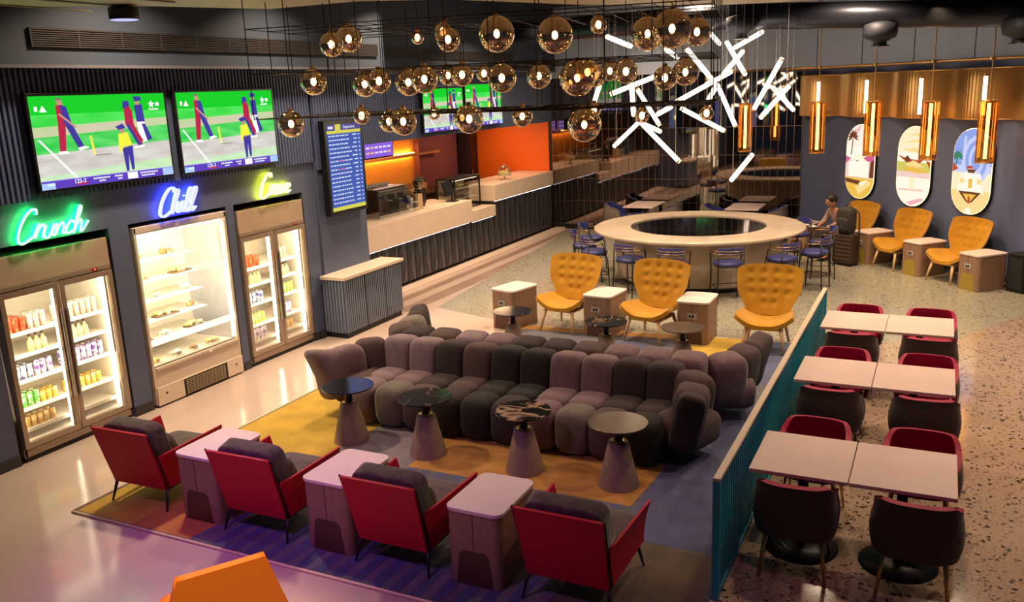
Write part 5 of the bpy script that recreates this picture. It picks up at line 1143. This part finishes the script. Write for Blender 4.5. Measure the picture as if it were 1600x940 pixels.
def person(loc, rz):
    t = thing('person', 'person in tan top and dark trousers leaning forward over papers on a mustard chair', 'person', loc, rz)
    skin = M('skin_warm', (.42, .20, .12), .5); top_ = M('tan_top', (.26, .17, .15), .8, noise=(18, (.38, .24, .18), .45, .55)); tr = M('dark_trousers', (.03, .025, .03), .8); hair = M('black_hair', (.012, .009, .008), .5); shoe = m_black
    def skinned(name, pts, edges, rad, mat, parent, sub=1):
        me = bpy.data.meshes.new(name); me.from_pydata(pts, edges, []); o = bpy.data.objects.new(name, me); C.objects.link(o); o.parent = parent; me.materials.append(mat)
        sk = o.modifiers.new('skin', 'SKIN'); sk.use_smooth_shade = True
        for i, r in enumerate(rad): me.skin_vertices[0].data[i].radius = (r, r) if not isinstance(r, tuple) else r
        me.skin_vertices[0].data[0].use_root = True
        s = o.modifiers.new('sub', 'SUBSURF'); s.levels = sub + 1; s.render_levels = sub + 1; return o
    # facing -Y; pelvis on the seat
    P = [(0, .05, .52), (0, 0, .68), (0, -.07, .84), (0, -.12, .96), (0, -.19, 1.04),           # spine to neck
         (-.15, -.13, .95), (-.21, -.22, .74), (-.13, -.42, .66), (.15, -.13, .95), (.22, -.22, .74), (.12, -.42, .66),
         (-.10, .0, .50), (-.13, -.36, .52), (-.13, -.38, .10), (.10, .0, .50), (.13, -.36, .52), (.14, -.40, .10), (-.13, -.50, .05), (.14, -.52, .05)]
    E_ = [(0, 1), (1, 2), (2, 3), (3, 4), (3, 5), (5, 6), (6, 7), (3, 8), (8, 9), (9, 10), (0, 11), (11, 12), (12, 13), (0, 14), (14, 15), (15, 16), (13, 17), (16, 18)]
    rd = [(.13, .11), (.13, .10), (.15, .10), (.12, .08), .045, .055, .045, .032, .055, .045, .032, .085, .07, .045, .085, .07, .045, .035, .035]
    body = skinned('body', P, E_, rd, skin, t)
    skinned('shirt', P[:4] + P[5:7] + P[8:10] + [((P[6][0] + P[7][0]) / 2, -.32, .70), ((P[9][0] + P[10][0]) / 2, -.32, .70)], [(0, 1), (1, 2), (2, 3), (3, 4), (4, 5), (3, 6), (6, 7), (5, 8), (7, 9)], [(.145, .125), (.145, .115), (.165, .115), (.125, .09), .068, .056, .068, .056, .048, .048], top_, t)
    skinned('trousers', [P[0], P[11], P[12], (-.13, -.38, .16), P[14], P[15], (.14, -.4, .16)], [(0, 1), (1, 2), (2, 3), (0, 4), (4, 5), (5, 6)], [(.15, .125), .1, .083, .06, .1, .083, .06], tr, t)
    hd = G().puff((0, -.25, 1.14), (.078, .095, .115), 1, .95, Matrix.Rotation(R(28), 3, 'X'), nu=20, nv=14); hd.puff((0, -.345, 1.12), (.014, .02, .022), .9, .9, nu=8, nv=6)
    for s in (-1, 1): hd.puff((s * .08, -.24, 1.13), (.012, .022, .03), .9, .9, nu=8, nv=6)
    h = hd.build('head', skin, t)
    G().puff((0, -.315, 1.075), (.028, .014, .008), .9, .9, nu=10, nv=6).build('mouth', M('lips', (.35, .1, .08), .5), h)
    G().puff((-.03, -.338, 1.148), (.012, .008, .007), 1, 1, nu=8, nv=6).puff((.03, -.338, 1.148), (.012, .008, .007), 1, 1, nu=8, nv=6).build('eyes', m_black, h)
    G().puff((0, -.225, 1.195), (.098, .118, .105), .9, .9, Matrix.Rotation(R(25), 3, 'X'), nu=20).build('hair', hair, t)
    for s in (-1, 1):
        hx, hy, hz = s * .125, -.45, .655; g = G().puff((hx, hy - .02, hz), (.038, .048, .016), .7, .7, nu=12, nv=8)
        for f in range(4):
            fx = hx + (f - 1.5) * .018; l = (.06, .072, .068, .052)[f]; g.tube([(fx, hy - .055, hz), (fx, hy - .055 - l * .55, hz - .003), (fx, hy - .055 - l * .9, hz - .022)], .008, 6)
        g.tube([(hx - s * .035, hy, hz), (hx - s * .058, hy - .03, hz - .002), (hx - s * .056, hy - .055, hz - .01)], .009, 6); g.build('hand', skin, t)
    for s in (-1, 1): G().puff((s * .135, -.47, .045), (.045, .12, .045), .6, .7).build('shoe', shoe, t)
    G().sheet(lambda u, v: ((-.17 + .34 * u, -.50 - .17 * v, .675 + .02 * v + .015 * cos(u * 2 * pi)), (0, 0, 1)), 10, 4, .002).build('held_paper', M('paper_white', (.75, .72, .7), .6), t)
    return t
person((-1.68, 17.98, -.03), R(-48))
t = thing('floor_speaker', 'black upright box against the slanted wall at the far right', 'speaker', (1.28, 15.72, 0), R(-45))
G().box((-.16, -.14, 0), (.16, .14, .62)).build('body', m_black, t, bevel=.01); G().box((-.13, -.146, .06), (.13, -.14, .56)).build('grille_cloth', M('grille_void', (.008, .008, .01), .8), t)

# ================================================================ CEILING PIECES
t = thing('air_duct', 'big dark round ventilation duct crossing under the ceiling on the right', 'duct', (0, 16, 0)); m_duct = M('dark_duct', (.03, .033, .05), .35, .6)
G().tube([(-8.1, 16.6, 4.57), (-3.64, 15.3, 4.51), (.955, 15.3, 4.263), (1.28, 15.3, 4.246)], .205, 24).build('duct_pipe', m_duct, t, loc=(0, -16, 0))
for x, z in ((-2.2, 4.432), (-.4, 4.336), (1.2, 4.25)): G().cyl((x - .03, -.7, z), (x + .03, -.7, z - .003), .212, n=24).build('duct_collar', m_duct, t)
for k, (x, y, z, lab) in enumerate([(-3.08, 15.0, 4.19, 'dark downward air nozzle under the duct above the light rods'), (-.98, 15.2, 3.96, 'copper-lit air nozzle under the duct before the slanted wall'), (.91, 15.2, 3.90, 'air nozzle under the duct at the far right')]):
    t = thing('duct_nozzle', lab, 'air nozzle', (x, y, z))
    G().lathe([(.10, -.06), (.10, .0), (.23, .06), (.25, .14), (.24, .26), (.12, .30)], 24).build('nozzle_body', M('duct_matt', (.028, .03, .045), .6, .3), t)
    G().lathe([(.14, -.075), (.14, -.06), (.10, -.06)], 24).build('rim', m_duct, t)
t = thing('ceiling_raft', 'pale gold ceiling raft over the lounge, only its far edge in view above the globes', 'ceiling panel', (-4.0, 5.0, 4.305))
pp = [(-6.5, 5.9), (-6.32, 6.26), (-5.96, 6.97), (-4.96, 7.04), (-4.29, 7.55), (-3.6, 9.07), (-2.58, 10.47), (-1.24, 10.95), (-1.24, 3), (-7.2, 3), (-7.2, 5.2)]
G().prism([(x + 4, y - 5, 0) for x, y in pp], (0, 0, .06)).build('raft_panel', M('pale_gold_raft', (.62, .56, .36), .5, noise=(8, (.5, .46, .3), .3, .7)), t)
g = G()
for i in range(11): g.box((-3.1 + i * .52, -1.9, -.012), (-3.06 + i * .52, .85, 0))
g.build('raft_joints', M('raft_joint', (.2, .17, .1), .5), t)
t = thing('surface_downlight', 'round dark downlight hanging below the ceiling raft edge at the upper left', 'downlight', (-6.55, 5.75, 4.185))
G().lathe([(.12, .0), (.125, .01), (.125, .1), (.05, .12)], 24).build('housing', m_black, t); G().lathe([(.115, -.004), (.118, .0)], 24).build('lens', EM('cool_lens', (.5, .5, .9), 1.2), t)
